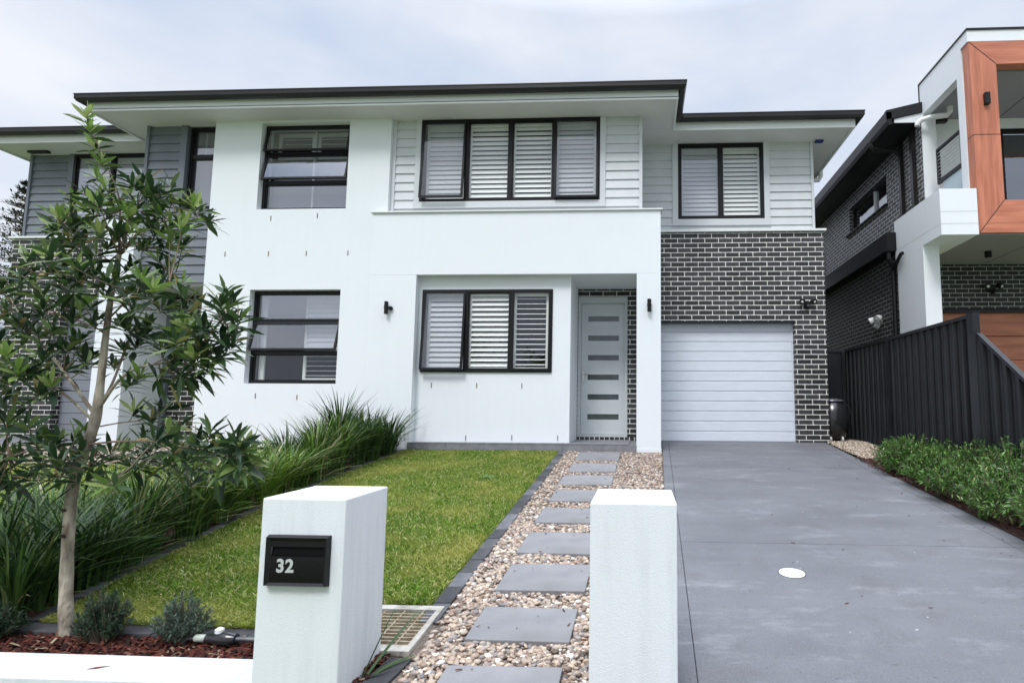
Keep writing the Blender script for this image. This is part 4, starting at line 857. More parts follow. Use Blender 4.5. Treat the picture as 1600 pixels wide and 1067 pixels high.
# ------------------------------------------------------------------ the young tree
T0 = Vector((-2.85, 2.75, gz(2.75)))
tree = thing('young_tree', T0, 'slim young tree with pale trunk and glossy dark green leaves behind the low white wall', 'tree')
TRUNK = [(-2.851, 2.75, -1.23, 0.052), (-2.885, 2.76, -1.045, 0.045), (-2.923, 2.78, -0.865, 0.041), (-2.946, 2.79, -0.645, 0.038), (-2.958, 2.8, -0.437, 0.037), (-2.923, 2.8, -0.272, 0.036), (-2.886, 2.8, -0.155, 0.036), (-2.866, 2.8, -0.038, 0.036), (-2.86, 2.8, 0.113, 0.027), (-2.855, 2.8, 0.387, 0.022), (-2.846, 2.8, 0.595, 0.02), (-2.824, 2.8, 0.813, 0.018)]
LIMBS = [([[-2.867, 2.8, -0.055], [-3.05, 2.85, 0.098], [-3.286, 2.92, 0.277], [-3.552, 3.0, 0.471], [-3.677, 3.02, 0.606]], 0.017),
 ([[-2.871, 2.8, -0.089], [-2.992, 2.74, 0.06], [-3.125, 2.68, 0.156], [-3.288, 2.65, 0.235]], 0.014),
 ([[-2.851, 2.8, -0.005], [-2.722, 2.76, 0.129], [-2.586, 2.72, 0.193], [-2.399, 2.68, 0.223], [-2.204, 2.64, 0.3], [-2.067, 2.62, 0.441]], 0.015),
 ([[-2.864, 2.8, -0.022], [-2.856, 2.86, 0.116], [-2.87, 2.94, 0.334], [-2.862, 3.0, 0.525], [-2.798, 3.04, 0.682], [-2.718, 3.05, 0.779]], 0.013),
 ([[-2.824, 2.8, 0.813], [-2.857, 2.82, 0.991], [-2.885, 2.83, 1.14], [-2.941, 2.82, 1.283], [-2.983, 2.8, 1.385], [-3.056, 2.78, 1.58]], 0.011),
 ([[-2.824, 2.8, 0.813], [-2.786, 2.84, 0.924], [-2.701, 2.88, 1.01], [-2.573, 2.9, 1.052], [-2.477, 2.9, 1.103]], 0.009),
 ([[-2.824, 2.8, 0.813], [-2.748, 2.76, 0.952], [-2.666, 2.72, 1.059], [-2.632, 2.7, 1.156]], 0.009),
 ([[-2.823, 2.8, 0.806], [-2.835, 2.75, 0.914], [-2.866, 2.72, 1.027], [-2.937, 2.72, 1.098]], 0.009),
 ([[-2.831, 2.8, 0.735], [-3.063, 2.9, 0.872], [-3.249, 2.95, 0.982], [-3.336, 2.96, 1.044]], 0.009),
 ([[-2.846, 2.8, 0.595], [-2.87, 2.7, 0.642], [-2.942, 2.62, 0.657], [-3.05, 2.58, 0.664]], 0.01),
 ([[-2.855, 2.8, 0.387], [-3.135, 2.9, 0.472], [-3.402, 3.0, 0.526], [-3.599, 3.05, 0.727]], 0.009),
 ([[-2.854, 2.8, 0.456], [-2.651, 2.7, 0.54], [-2.46, 2.62, 0.572], [-2.346, 2.6, 0.616]], 0.009),
 ([[-2.895, 2.8, -0.205], [-2.631, 2.68, -0.179], [-2.358, 2.6, -0.172], [-2.129, 2.56, -0.198], [-1.894, 2.54, -0.195]], 0.011),
 ([[-2.918, 2.8, -0.255], [-2.897, 2.68, -0.214], [-2.919, 2.58, -0.207], [-3.015, 2.54, -0.241]], 0.01),
 ([[-2.875, 2.8, -0.115], [-2.821, 2.9, -0.091], [-2.723, 2.95, -0.074], [-2.637, 2.98, -0.021]], 0.007),
 ([[-2.942, 2.8, -0.354], [-2.784, 2.68, -0.323], [-2.671, 2.6, -0.292]], 0.006),
 ([[-2.907, 2.8, -0.222], [-2.912, 2.9, -0.27], [-2.806, 2.98, -0.286], [-2.542, 3.02, -0.322]], 0.007)]
WHORLS = [(-2.997, 2.715, 1.568, 0), (-2.935, 2.681, 1.47, 0), (-3.036, 2.816, 1.449, 0), (-2.93, 2.754, 1.326, 0), (-3.098, 2.892, 1.298, 0), (-2.849, 2.715, 1.165, 0), (-3.09, 2.817, 1.174, 0), (-2.913, 2.766, 1.098, 0), (-3.039, 2.822, 1.066, 0), (-3.406, 3.055, 1.175, 0), (-3.446, 3.056, 1.097, 0), (-3.403, 2.978, 1.043, 0), (-3.13, 2.837, 0.992, 0), (-2.955, 2.884, 1.088, 0), (-2.656, 2.661, 0.986, 0), (-2.646, 2.652, 1.153, 0), (-2.663, 2.739, 1.215, 0), (-2.573, 2.708, 1.123, 0), (-2.484, 2.682, 1.105, 0), (-2.73, 3.0, 1.197, 0), (-2.691, 2.744, 1.076, 0), (-2.698, 2.842, 1.069, 0), (-2.472, 2.841, 1.11, 0), (-2.535, 2.987, 1.135, 0), (-2.549, 2.895, 1.042, 0), (-2.686, 2.958, 1.036, 0), (-2.64, 2.839, 0.941, 0), (-3.219, 2.88, 0.941, 0), (-3.383, 2.965, 0.924, 0), (-3.27, 3.001, 0.923, 0), (-2.919, 2.516, 0.743, 0), (-3.15, 2.65, 0.766, 0), (-3.238, 2.681, 0.673, 0), (-3.666, 3.123, 0.744, 0), (-3.764, 3.098, 0.622, 0), (-3.603, 2.902, 0.656, 0), (-3.021, 2.636, 0.694, 0), (-3.029, 2.707, 0.747, 0), (-2.967, 2.779, 0.783, 0), (-2.794, 2.658, 0.665, 0), (-2.833, 2.614, 0.655, 0), (-2.756, 2.807, 0.754, 0), (-2.501, 2.612, 0.636, 0), (-2.836, 3.042, 0.873, 0), (-2.82, 3.116, 0.835, 0), (-2.328, 2.495, 0.56, 0), (-2.198, 2.493, 0.544, 0), (-2.673, 2.935, 0.549, 0), (-2.174, 2.51, 0.469, 0), (-2.007, 2.516, 0.495, 0), (-2.122, 2.734, 0.544, 0), (-2.127, 2.705, 0.446, 0), (-2.048, 2.528, 0.373, 0), (-2.01, 2.628, 0.298, 0), (-2.057, 2.593, 0.238, 0), (-2.16, 2.593, 0.31, 0), (-2.215, 2.619, 0.234, 0), (-2.2, 2.668, 0.384, 0), (-2.312, 2.658, 0.415, 0), (-2.329, 2.627, 0.346, 0), (-2.069, 2.566, 0.183, 0), (-2.407, 2.644, 0.3, 0), (-2.711, 2.895, 0.435, 0), (-2.617, 2.703, 0.506, 0), (-2.725, 2.752, 0.601, 0), (-3.454, 2.978, 0.522, 0), (-3.473, 2.902, 0.455, 0), (-3.269, 2.898, 0.418, 0), (-3.167, 2.895, 0.479, 0), (-3.122, 2.9, 0.347, 0), (-3.309, 2.988, 0.321, 0), (-3.353, 2.911, 0.294, 0), (-3.288, 2.734, 0.26, 0), (-3.302, 2.68, 0.337, 0), (-3.117, 2.664, 0.155, 0), (-3.188, 2.638, 0.089, 0), (-3.013, 2.875, 0.256, 0), (-3.345, 3.011, 0.603, 0), (-3.087, 2.881, 0.559, 0), (-3.02, 2.897, 0.472, 0), (-2.893, 2.961, 0.445, 0), (-2.756, 2.886, 0.328, 0), (-2.349, 2.679, 0.239, 0), (-3.313, 2.704, 0.174, 0), (-3.659, 2.912, 0.475, 0), (-3.286, 2.639, 0.04, 0), (-2.62, 2.727, 0.111, 0), (-2.757, 3.064, -0.021, 0), (-2.732, 3.085, 0.008, 0), (-2.681, 2.924, -0.073, 0), (-2.869, 3.02, -0.022, 0), (-2.965, 2.795, -0.156, 0), (-2.844, 2.598, -0.176, 0), (-2.664, 2.591, -0.273, 0), (-2.873, 2.71, -0.359, 0), (-3.001, 2.655, -0.181, 0), (-3.015, 2.594, -0.255, 0), (-3.166, 2.633, -0.213, 0), (-3.068, 2.61, -0.365, 0), (-3.117, 2.58, -0.422, 0), (-2.959, 2.699, -0.295, 0), (-2.659, 2.625, -0.347, 0), (-2.865, 2.48, -0.096, 0), (-3.081, 2.566, -0.084, 0), (-2.252, 2.481, -0.15, 0), (-2.173, 2.494, -0.194, 0), (-2.193, 2.626, -0.173, 0), (-1.948, 2.443, -0.188, 0), (-1.869, 2.447, -0.159, 0), (-1.781, 2.444, -0.187, 0), (-2.541, 3.111, -0.342, 0), (-1.919, 2.47, -0.299, 0), (-1.797, 2.426, -0.265, 0), (-2.632, 3.097, -0.385, 0), (-2.716, 2.889, -0.244, 0), (-2.747, 3.083, -0.32, 0), (-1.843, 2.582, -0.245, 0), (-2.68, 2.751, -0.217, 0), (-2.364, 2.694, -0.121, 0), (-2.051, 2.571, -0.114, 0), (-2.588, 3.052, -0.093, 0), (-2.988, 2.429, -0.255, 0), (-3.78, 3.082, 0.58, 1), (-3.537, 2.993, 0.414, 1), (-3.364, 2.963, 0.209, 1), (-3.07, 2.574, 0.165, 1), (-3.336, 2.729, -0.024, 1), (-3.29, 2.792, -0.007, 1), (-2.977, 2.605, 0.057, 1), (-2.891, 2.578, 0.613, 1), (-2.934, 2.685, 0.571, 1), (-3.555, 3.104, 0.68, 1), (-2.796, 2.701, 0.591, 1), (-2.438, 2.563, 0.544, 1), (-2.755, 2.74, 0.668, 1), (-2.89, 2.803, 0.86, 1), (-2.872, 2.876, 0.882, 1), (-2.685, 2.824, 0.865, 1), (-2.702, 2.733, 0.925, 1), (-2.845, 2.788, 0.926, 1), (-2.865, 2.703, 0.916, 1), (-2.602, 2.865, 0.876, 1), (-2.603, 2.95, 0.902, 1), (-2.75, 2.865, 1.005, 1), (-2.356, 2.749, 0.43, 1), (-2.144, 2.617, 0.281, 1), (-2.096, 2.687, 0.354, 1), (-1.922, 2.539, 0.412, 1), (-2.28, 2.706, 0.144, 1), (-2.354, 2.736, 0.112, 1), (-2.455, 2.732, 0.145, 1), (-2.57, 2.724, 0.16, 1), (-2.885, 2.926, 0.314, 1), (-2.93, 2.924, 0.225, 1), (-3.231, 2.98, 0.211, 1), (-2.947, 2.633, 0.106, 1), (-2.807, 2.473, -0.257, 1), (-3.147, 2.86, -0.38, 1), (-3.014, 2.81, -0.274, 1), (-2.912, 2.904, -0.315, 1), (-2.907, 2.786, -0.221, 1), (-2.803, 3.043, -0.345, 1), (-2.758, 2.895, -0.312, 1), (-2.049, 2.502, -0.208, 1), (-1.922, 2.475, -0.19, 1), (-1.925, 2.563, -0.232, 1), (-2.507, 2.976, -0.283, 1), (-2.585, 2.941, -0.298, 1), (-2.767, 3.036, -0.255, 1), (-3.477, 2.759, 0.245, 1), (-3.111, 2.491, -0.143, 1), (-3.114, 2.589, -0.317, 1), (-2.916, 2.534, -0.339, 1), (-3.163, 2.842, 1.171, 2), (-2.693, 2.54, 0.988, 2), (-2.782, 2.597, 1.032, 2), (-3.187, 2.788, 1.017, 2), (-3.259, 2.848, 1.055, 2), (-3.182, 2.864, 0.999, 2), (-3.302, 3.053, 1.063, 2), (-2.887, 2.837, 1.113, 2), (-2.94, 2.977, 1.038, 2), (-2.572, 2.715, 1.085, 2), (-2.67, 2.91, 1.256, 2), (-2.66, 2.979, 1.166, 2), (-2.792, 2.806, 1.161, 2), (-2.507, 2.706, 1.014, 2), (-2.59, 3.029, 1.116, 2), (-2.639, 3.166, 1.127, 2), (-2.39, 2.699, 0.924, 2), (-2.448, 2.692, 0.876, 2), (-2.811, 3.097, 1.081, 2), (-3.367, 2.948, 0.999, 2), (-3.286, 2.956, 0.922, 2), (-3.255, 3.007, 0.947, 2), (-2.687, 2.316, 0.691, 2), (-3.075, 2.569, 0.725, 2), (-3.661, 3.051, 0.696, 2), (-3.312, 2.856, 0.611, 2), (-3.494, 2.937, 0.51, 2), (-3.561, 2.889, 0.695, 2), (-3.184, 2.841, 0.674, 2), (-2.9, 2.653, 0.715, 2), (-2.846, 2.697, 0.792, 2), (-2.698, 2.619, 0.639, 2), (-3.213, 2.923, 0.789, 2), (-2.612, 2.727, 0.658, 2), (-2.718, 2.77, 0.626, 2), (-2.659, 2.832, 0.856, 2), (-2.89, 3.155, 0.796, 2), (-2.75, 3.015, 0.738, 2), (-2.903, 3.313, 0.789, 2), (-2.772, 3.087, 0.596, 2), (-2.131, 2.534, 0.408, 2), (-2.131, 2.68, 0.455, 2), (-2.125, 2.692, 0.586, 2), (-2.039, 2.608, 0.483, 2), (-2.088, 2.52, 0.377, 2), (-2.114, 2.784, 0.356, 2), (-2.248, 2.745, 0.196, 2), (-2.097, 2.49, 0.236, 2), (-2.249, 2.736, 0.254, 2), (-2.241, 2.711, 0.381, 2), (-2.19, 2.545, 0.38, 2), (-2.111, 2.393, 0.296, 2), (-2.499, 2.829, 0.313, 2), (-2.899, 3.086, 0.423, 2), (-2.536, 2.576, 0.502, 2), (-2.685, 2.796, 0.601, 2), (-3.375, 2.911, 0.575, 2), (-3.677, 3.06, 0.46, 2), (-3.311, 2.861, 0.39, 2), (-3.177, 2.92, 0.539, 2), (-3.059, 2.863, 0.34, 2), (-3.107, 2.833, 0.318, 2), (-3.058, 2.689, 0.234, 2), (-3.309, 2.68, 0.306, 2), (-3.135, 2.573, 0.258, 2), (-2.948, 2.774, 0.246, 2), (-3.494, 3.16, 0.653, 2), (-3.255, 3.013, 0.605, 2), (-2.856, 2.72, 0.423, 2), (-2.879, 2.909, 0.448, 2), (-2.684, 2.855, 0.383, 2), (-2.383, 2.734, 0.206, 2), (-3.861, 3.041, 0.531, 2), (-3.226, 3.092, -0.141, 2), (-2.91, 2.613, -0.176, 2), (-2.993, 2.941, -0.261, 2), (-3.211, 2.997, -0.381, 2), (-3.042, 2.74, -0.185, 2), (-2.982, 2.611, -0.221, 2), (-2.878, 2.375, -0.215, 2), (-3.094, 2.686, -0.375, 2), (-3.126, 2.548, -0.378, 2), (-2.738, 2.498, -0.243, 2), (-2.386, 2.403, -0.36, 2), (-2.489, 2.684, -0.141, 2), (-2.204, 2.586, -0.224, 2), (-2.322, 2.84, -0.172, 2), (-2.13, 2.599, -0.182, 2), (-1.772, 2.372, -0.134, 2), (-1.763, 2.389, -0.179, 2), (-2.412, 2.936, -0.318, 2), (-1.934, 2.568, -0.275, 2), (-2.089, 2.72, -0.36, 2), (-2.551, 3.09, -0.46, 2), (-3.007, 3.192, -0.344, 2), (-2.745, 3.167, -0.294, 2), (-1.842, 2.637, -0.297, 2), (-3.098, 3.213, -0.263, 2), (-3.281, 2.638, -0.263, 2)]
KNOTS = [(-2.951, 2.79, -0.532, 0.013), (-2.95, 2.79, -0.613, 0.006), (-2.941, 2.79, -0.661, 0.015)]
def smoothpath(P, R, sub=4):
    Q, S = [], []
    for i in range(len(P) - 1):
        p0 = P[max(i - 1, 0)]; p1 = P[i]; p2 = P[i + 1]; p3 = P[min(i + 2, len(P) - 1)]
        for k in range(sub):
            t = k / sub
            Q.append(.5 * ((2 * p1) + (p2 - p0) * t + (2 * p0 - 5 * p1 + 4 * p2 - p3) * t * t + (3 * p1 - p0 - 3 * p2 + p3) * t ** 3)); S.append(R[i] * (1 - t) + R[i + 1] * t)
    Q.append(P[-1]); S.append(R[-1]); return Q, S
Q, S = smoothpath([Vector(q[:3]) for q in TRUNK], [q[3] * .66 for q in TRUNK]); S = [s * (1 + .04 * math.sin(i * 1.7)) for i, s in enumerate(S)]
trunk = MB().tube(Q, S, 14).build('trunk', M['bark'], tree, smooth=True)
for x, y, z, s in KNOTS:
    MB().lathe((x + .008, y - .035, z), [(s * .4, 0), (s, .003), (s * .5, .005)], 12, (.25, -1, 0), sy=.65).build('knot', M['knot'], trunk, smooth=True)
nodes = []
for P, r in LIMBS:
    P = [Vector(q) for q in P]; R = [r * .6 * (1 - .78 * i / (len(P) - 1)) for i in range(len(P))]
    Q, S = smoothpath(P, R, 4); MB().tube(Q, S, 7).build('branch', M['bark'] if r > .0125 else M['twig'], tree, smooth=True)
    nodes += Q[3:]
Bs, Ds, Ls, Ws, Dr = [], [], [], [], []; Bn, Dn, Ln, Wn, Dw = [], [], [], [], []
tw = MB()
for x, y, z, kind in WHORLS:
    if kind == 2 and rnd.random() < .05: continue
    e = Vector((x, y, z)); nd = min(nodes, key=lambda q: (q - e).length + (0 if q.z < e.z + .02 else .08))
    mid = nd.lerp(e, .5) + Vector((0, 0, -.02))
    if (nd - e).length > .015: tw.tube([nd, mid, e], [.0035, .0028, .0018], 4, False)
    ax_ = (e - mid).normalized() + Vector((0, 0, .7)); ax_.normalize()
    new = rnd.random() < (.7 if z > .75 else .2); small = z > 1.15 and x < -2.8
    nl = rnd.randint(11, 17) if kind < 2 else rnd.randint(8, 12); o1 = ax_.orthogonal().normalized(); o2 = ax_.cross(o1)
    for k in range(nl):
        ph = k * 2.4 + rnd.uniform(-.3, .3); u = k / nl; tilt = math.radians(74 - 52 * u + rnd.uniform(-12, 12))
        d = ax_ * math.cos(tilt) + (o1 * math.cos(ph) + o2 * math.sin(ph)) * math.sin(tilt)
        p = e - ax_ * (.055 * (1 - u)); l = rnd.uniform(.085, .145) * (.82 if u > .85 else 1); wd = l * rnd.uniform(.165, .25)
        if small: l *= .8; wd *= .9
        if new and u > .4: Bn.append(p); Dn.append(d); Ln.append(l * .9); Wn.append(wd); Dw.append(rnd.uniform(0, .15))
        else: Bs.append(p); Ds.append(d); Ls.append(l); Ws.append(wd); Dr.append(rnd.uniform(.05, .35))
tw.build('twigs', M['twig'], tree)
lo = lambda A: [tuple(Vector(a) - T0) for a in A]
crown = leafset(lo(Bs), [tuple(d) for d in Ds], Ls, Ws, Dr, M['leaf'], 'crown', tree, 4)
newl = leafset(lo(Bn), [tuple(d) for d in Dn], Ln, Wn, Dw, M['leafnew'], 'new_leaves', tree, 4)
newl['label'] = 'lighter yellow green young leaves'

# ------------------------------------------------------------------ gate pillars, low wall, letterbox
own('gate_pillar', MB().box(-1.58, -1.222, 2.29, 2.67, -1.6, -.38), M['pillar'], 'white rendered gate pillar with the black letterbox in its front', 'pillar', 'gate pillars', bevel=.006)
own('gate_pillar', MB().box(-.207, .144, 2.29, 2.68, -1.6, -.38), M['pillar'], 'plain white rendered gate pillar between the pebble path and the driveway', 'pillar', 'gate pillars', bevel=.006)
own('low_wall', MB().box(-9, -1.582, 2.292, 2.515, -1.6, -1.12), M['pillar'], 'low white rendered wall running left from the letterbox pillar', 'wall', bevel=.006)
lb = thing('letterbox', (-1.41, 2.29, -.73), 'black metal letterbox with the number 32 set into the white pillar', 'letterbox')
x0, x1, z0, z1, yf, yb = -1.542, -1.275, -.730, -.527, 2.262, 2.289
i = .022
mb = MB()
ov = [(x0, yb, z0), (x1, yb, z0), (x1, yb, z1), (x0, yb, z1)]; iv = [(x0 + .006, yf, z0 + .006), (x1 - .006, yf, z0 + .006), (x1 - .006, yf, z1 - .006), (x0 + .006, yf, z1 - .006)]
jv = [(x0 + i, yf + .012, z0 + i * .7), (x1 - i, yf + .012, z0 + i * .7), (x1 - i, yf + .012, z1 - i), (x0 + i, yf + .012, z1 - i)]
mb.add(ov + iv + jv, [(0, 1, 5, 4), (1, 2, 6, 5), (2, 3, 7, 6), (3, 0, 4, 7), (4, 5, 9, 8), (5, 6, 10, 9), (6, 7, 11, 10), (7, 4, 8, 11)])
mb.build('frame', M['black'], lb)
MB().box(x0 + i * .6, x1 - i * .6, yf + .0125, yf + .02, z0 + i * .5, z1 - .083).box(x0 + i * .6, x1 - i * .6, yf + .0125, yf + .02, z1 - .045, z1 - i * .5).build('face_plate', mat('black_gloss_plate', (.003, .003, .0035), rough=.15, spec=.25), lb)
MB().box(x0 + i, x1 - i, yf + .012, yf + .018, z1 - .083, z1 - .080).add([(x0 + i, yf + .016, z1 - .08), (x1 - i, yf + .016, z1 - .08), (x1 - i, yf + .024, z1 - .046), (x0 + i, yf + .024, z1 - .046)], [(0, 1, 2, 3)]).build('slot_flap', mat('dark_slot', (.002, .002, .002), rough=.5, spec=.1), lb)
fc = bpy.data.curves.new('digits', 'FONT'); fc.body = '32'; fc.size = .072; fc.extrude = .0015; fc.offset = .0022; fc.space_character = 1.08
fo = bpy.data.objects.new('digits_tmp', fc); C.objects.link(fo); dg = bpy.context.evaluated_depsgraph_get(); dg.update()
me = bpy.data.meshes.new_from_object(fo.evaluated_get(dg)); bpy.data.objects.remove(fo)
do = link(bpy.data.objects.new('house_number', me), lb); me.materials.clear(); me.materials.append(mat('silver_digit', (.55, .56, .56), rough=.35, metal=.3))
do.rotation_euler = (PI / 2, 0, 0); do.location = Vector((-1.494, yf + .0115, -.672)) - OFF[lb]; do['label'] = 'silver number 32'
tg = MB().tube([(-2.36, 2.37, -1.117), (-2.33, 2.38, -1.115), (-2.29, 2.405, -1.117)], [.001, .004, .001], 5); own('fallen_leaf', tg, mat('dry_leaf', (.16, .05, .04), rough=.8), 'thin reddish dry leaf lying on top of the low white wall', 'leaf')
# water meter behind wall
wm = thing('water_meter', (-2.0, 2.68, gz(2.68)), 'grey metal water meter and pipe fittings on the mulch beside the letterbox pillar', 'water meter')
z = gz(2.68) + .05
MB().tube([(-2.19, 2.68, z - .06), (-2.19, 2.68, z - .015), (-2.175, 2.68, z), (-2.14, 2.68, z)], .012, 10).build('pipe_elbow', M['brass'], wm, smooth=True)
MB().lathe((-2.14, 2.68, z), [(.014, 0), (.018, .005), (.018, .05), (.014, .055)], 8, (1, 0, 0)).build('brass_coupling', mat('pale_fitting', (.42, .46, .4), rough=.5), wm, smooth=True)
MB().lathe((-2.085, 2.68, z), [(.012, 0), (.022, .005), (.022, .03), (.028, .05), (.035, .09), (.034, .12), (.024, .15)], 16, (1, 0, 0)).build('meter_body', M['bin'], wm, smooth=True)
MB().lathe((-2.02, 2.68, z + .028), [(.02, 0), (.02, .016), (.008, .024)], 16).build('meter_cap', M['white'], wm, smooth=True)
MB().tube([(-1.935, 2.68, z), (-1.8, 2.69, z - .004), (-1.62, 2.70, z - .02)], .011, 10).build('pipe', M['brass'], wm, smooth=True)
# drain grate
dg_ = thing('drain_grate', (-1.3, 2.9, gz(2.9)), 'square concrete framed stormwater grate between the lawn and the left gate pillar', 'drain')
X0, X1, Y0, Y1 = -1.60, -1.085, 2.66, 3.14
def gb(mb, x0, x1, y0, y1, t, b_=-.03):
    mb.add([(x0, y0, gz(y0) + b_), (x1, y0, gz(y0) + b_), (x1, y1, gz(y1) + b_), (x0, y1, gz(y1) + b_), (x0, y0, gz(y0) + t), (x1, y0, gz(y0) + t), (x1, y1, gz(y1) + t), (x0, y1, gz(y1) + t)],
           [(0, 3, 2, 1), (4, 5, 6, 7), (0, 1, 5, 4), (1, 2, 6, 5), (2, 3, 7, 6), (3, 0, 4, 7)]); return mb
fm = MB(); gb(fm, X0, X1, Y0, Y0 + .055, .025); gb(fm, X0, X1, Y1 - .05, Y1, .025); gb(fm, X0, X0 + .03, Y0 + .055, Y1 - .05, .025); gb(fm, X1 - .03, X1, Y0 + .055, Y1 - .05, .025)
fm.build('concrete_frame', M['cement'], dg_)
gr = MB()
yy = Y0 + .06
while yy < Y1 - .06: gb(gr, X0 + .03, X1 - .03, yy, yy + .007, .022, -.005); yy += .036
xx = X0 + .1
while xx < X1 - .05: gb(gr, xx, xx + .006, Y0 + .056, Y1 - .052, .0195, .0); xx += .105
gr.build('grate_bars', M['grate'], dg_)
gb(MB(), X0 + .03, X1 - .03, Y0 + .055, Y1 - .05, -.028, -.03).build('pit', mat('pit_silt', (.09, .075, .055), rough=.9), dg_)
# lid in driveway
tag(MB().lathe((.975, 3.76, gz(3.76) + .0122), [(.089, 0), (.089, .0012)], 36, (0, -.085, 1)).build('cover_rim', M['drivedark']), kind='structure')
own('inspection_cover', MB().lathe((.975, 3.76, gz(3.76) + .0125), [(.082, 0), (.082, .002), (.079, .003), (.02, .0035), (.004, .0035)], 36, (0, -.085, 1)), M['lid'], 'round white inspection cover set in the grey driveway', 'cover')

# ------------------------------------------------------------------ black fence
fence = thing('metal_fence', (3.86, 6.5, gz(6.5)), 'tall black ribbed steel fence along the right side of the driveway', 'fence')
def rib_panel(ya, yb, zta, ztb, x=3.86):
    """ribbed sheet from y=ya to y=yb (ya>yb), top height interpolated"""
    vs = []; fs = []; y = ya; cols = []; pat = [(0, 0), (.028, 0), (.04, .03), (.072, .03), (.084, 0), (.13, 0), (.136, .008), (.146, .008), (.152, 0)]
    n = int((ya - yb) / .19) + 1
    for k in range(n):
        for a, d in pat:
            yy = ya - k * .19 - a
            if yy < yb: break
            cols.append((yy, d))
    cols.append((yb, 0))
    for yy, d in cols:
        t = (ya - yy) / (ya - yb); vs += [(x - d, yy, gz(yy) + .02), (x - d, yy, zta + (ztb - zta) * t - .02)]
    for i in range(len(cols) - 1): fs.append((i * 2, i * 2 + 2, i * 2 + 3, i * 2 + 1))
    MB().add(vs, fs).build('panel', M['fence'], fence)
    r = MB()
    for dz0, dz1 in ((-.045, 0),): r.add([(x - .04, ya, zta + dz0), (x + .02, ya, zta + dz0), (x + .02, ya, zta + dz1), (x - .04, ya, zta + dz1), (x - .04, yb, ztb + dz0), (x + .02, yb, ztb + dz0), (x + .02, yb, ztb + dz1), (x - .04, yb, ztb + dz1)],
        [(0, 1, 2, 3), (7, 6, 5, 4), (3, 2, 6, 7), (0, 4, 5, 1), (0, 3, 7, 4), (1, 5, 6, 2)])
    r.build('rail', M['fence'], fence); r = MB()
    r.add([(x - .042, ya, gz(ya) + .0), (x + .02, ya, gz(ya)), (x + .02, ya, gz(ya) + .06), (x - .042, ya, gz(ya) + .06), (x - .042, yb, gz(yb)), (x + .02, yb, gz(yb)), (x + .02, yb, gz(yb) + .06), (x - .042, yb, gz(yb) + .06)],
        [(0, 1, 2, 3), (7, 6, 5, 4), (3, 2, 6, 7), (0, 4, 5, 1), (0, 3, 7, 4), (1, 5, 6, 2)])
    r.build('rail', M['fence'], fence)
rib_panel(10.8, 8.79, 1.12, 1.12); rib_panel(8.73, 6.62, 1.12, 1.12); rib_panel(6.46, 5.2, .88, -.08); rib_panel(5.12, 2.4, -.1, -.1)
for y0, y1, zt in ((8.73, 8.79, 1.125), (6.50, 6.62, 1.135), (5.12, 5.2, -.06), (2.34, 2.4, -.08), (10.8, 10.86, 1.12)):
    MB().box(3.805, 3.885, y0, y1, gz(y0) - .1, zt).build('post', M['fence'], fence)
MB().box(3.80, 3.89, 6.49, 6.63, 1.135, 1.142).build('post_cap', M['fence'], fence)
MB().box(3.803, 3.806, 6.46, 6.499, gz(6.5), .9).build('post_flange', M['fence'], fence)
gt = thing('side_gate', (3.5, 10.4, -.56), 'black steel side gate closing the passage between the brick wall and the fence', 'gate')
MB().box(3.2, 3.74, 10.38, 10.42, -.5, 1.06).build('gate_sheet', M['fence'], gt)
MB().box(3.2, 3.74, 10.35, 10.44, 1.06, 1.11).box(3.68, 3.74, 10.34, 10.379, -.52, 1.06).box(3.2, 3.24, 10.35, 10.379, -.5, 1.06).build('gate_frame', M['fence'], gt)
MB().box(3.43, 3.455, 10.36, 10.379, -.5, 1.06).build('gate_rib', M['fence'], gt)
# bin
bn = thing('rounded_bin', (3.38, 10.0, -.56), 'dark glossy rounded bin tucked behind the brick corner beside the side gate', 'bin')
MB().lathe((3.36, 10.0, -.54), [(.10, 0), (.2, .06), (.27, .2), (.29, .36), (.27, .5), (.22, .62), (.17, .68)], 28).build('body', M['bin'], bn, smooth=True)
MB().lathe((3.36, 10.0, .14), [(.19, 0), (.2, .01), (.19, .035), (.1, .055), (.01, .06)], 28).build('lid', mat('grey_lid', (.1, .105, .11), rough=.25), bn, smooth=True)
MB().tube([(3.55, 9.93, .12), (3.62, 9.9, .05), (3.66, 9.88, -.12), (3.64, 9.87, -.25)], .012, 8).build('handle', M['bin'], bn, smooth=True)
for x in (3.25, 3.45): MB().lathe((x, 9.84, -.50), [(.045, 0), (.045, .03)], 16, (1, 0, 0)).build('wheel', M['white'], bn, smooth=True)

# ------------------------------------------------------------------ the neighbouring house
nh = thing('neighbour_house', (7, 12, -.6), 'modern two storey house with orange framed balcony, white planter and dark brick', 'house')
def np_(name, mb, m, parent=None, **k): return mb.build(name, m, parent or nh, **k)
YB = 25
NW = (11.99, 14.14, 4.5, 5.13)
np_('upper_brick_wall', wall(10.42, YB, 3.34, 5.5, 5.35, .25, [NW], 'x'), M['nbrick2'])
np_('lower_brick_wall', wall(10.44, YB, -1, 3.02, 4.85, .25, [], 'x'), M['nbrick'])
np_('lower_eave', MB().box(4.62, 5.35, 10.44, YB, 3.0, 3.34), M['black'])
sl_ = MB().box(5.31, 5.349, 11.95, 14.2, 4.42, 4.5)
np_('window_sill', MB().add([(5.27, 11.95, 4.44), (5.27, 14.24, 4.44), (5.35, 14.24, 4.37), (5.35, 11.95, 4.37), (5.27, 11.95, 4.46), (5.27, 14.24, 4.46), (5.42, 14.24, 4.51), (5.42, 11.95, 4.51)], [(0, 3, 2, 1), (4, 5, 6, 7), (0, 1, 5, 4), (1, 2, 6, 5), (2, 3, 7, 6), (3, 0, 4, 7)]), M['nbrick'])
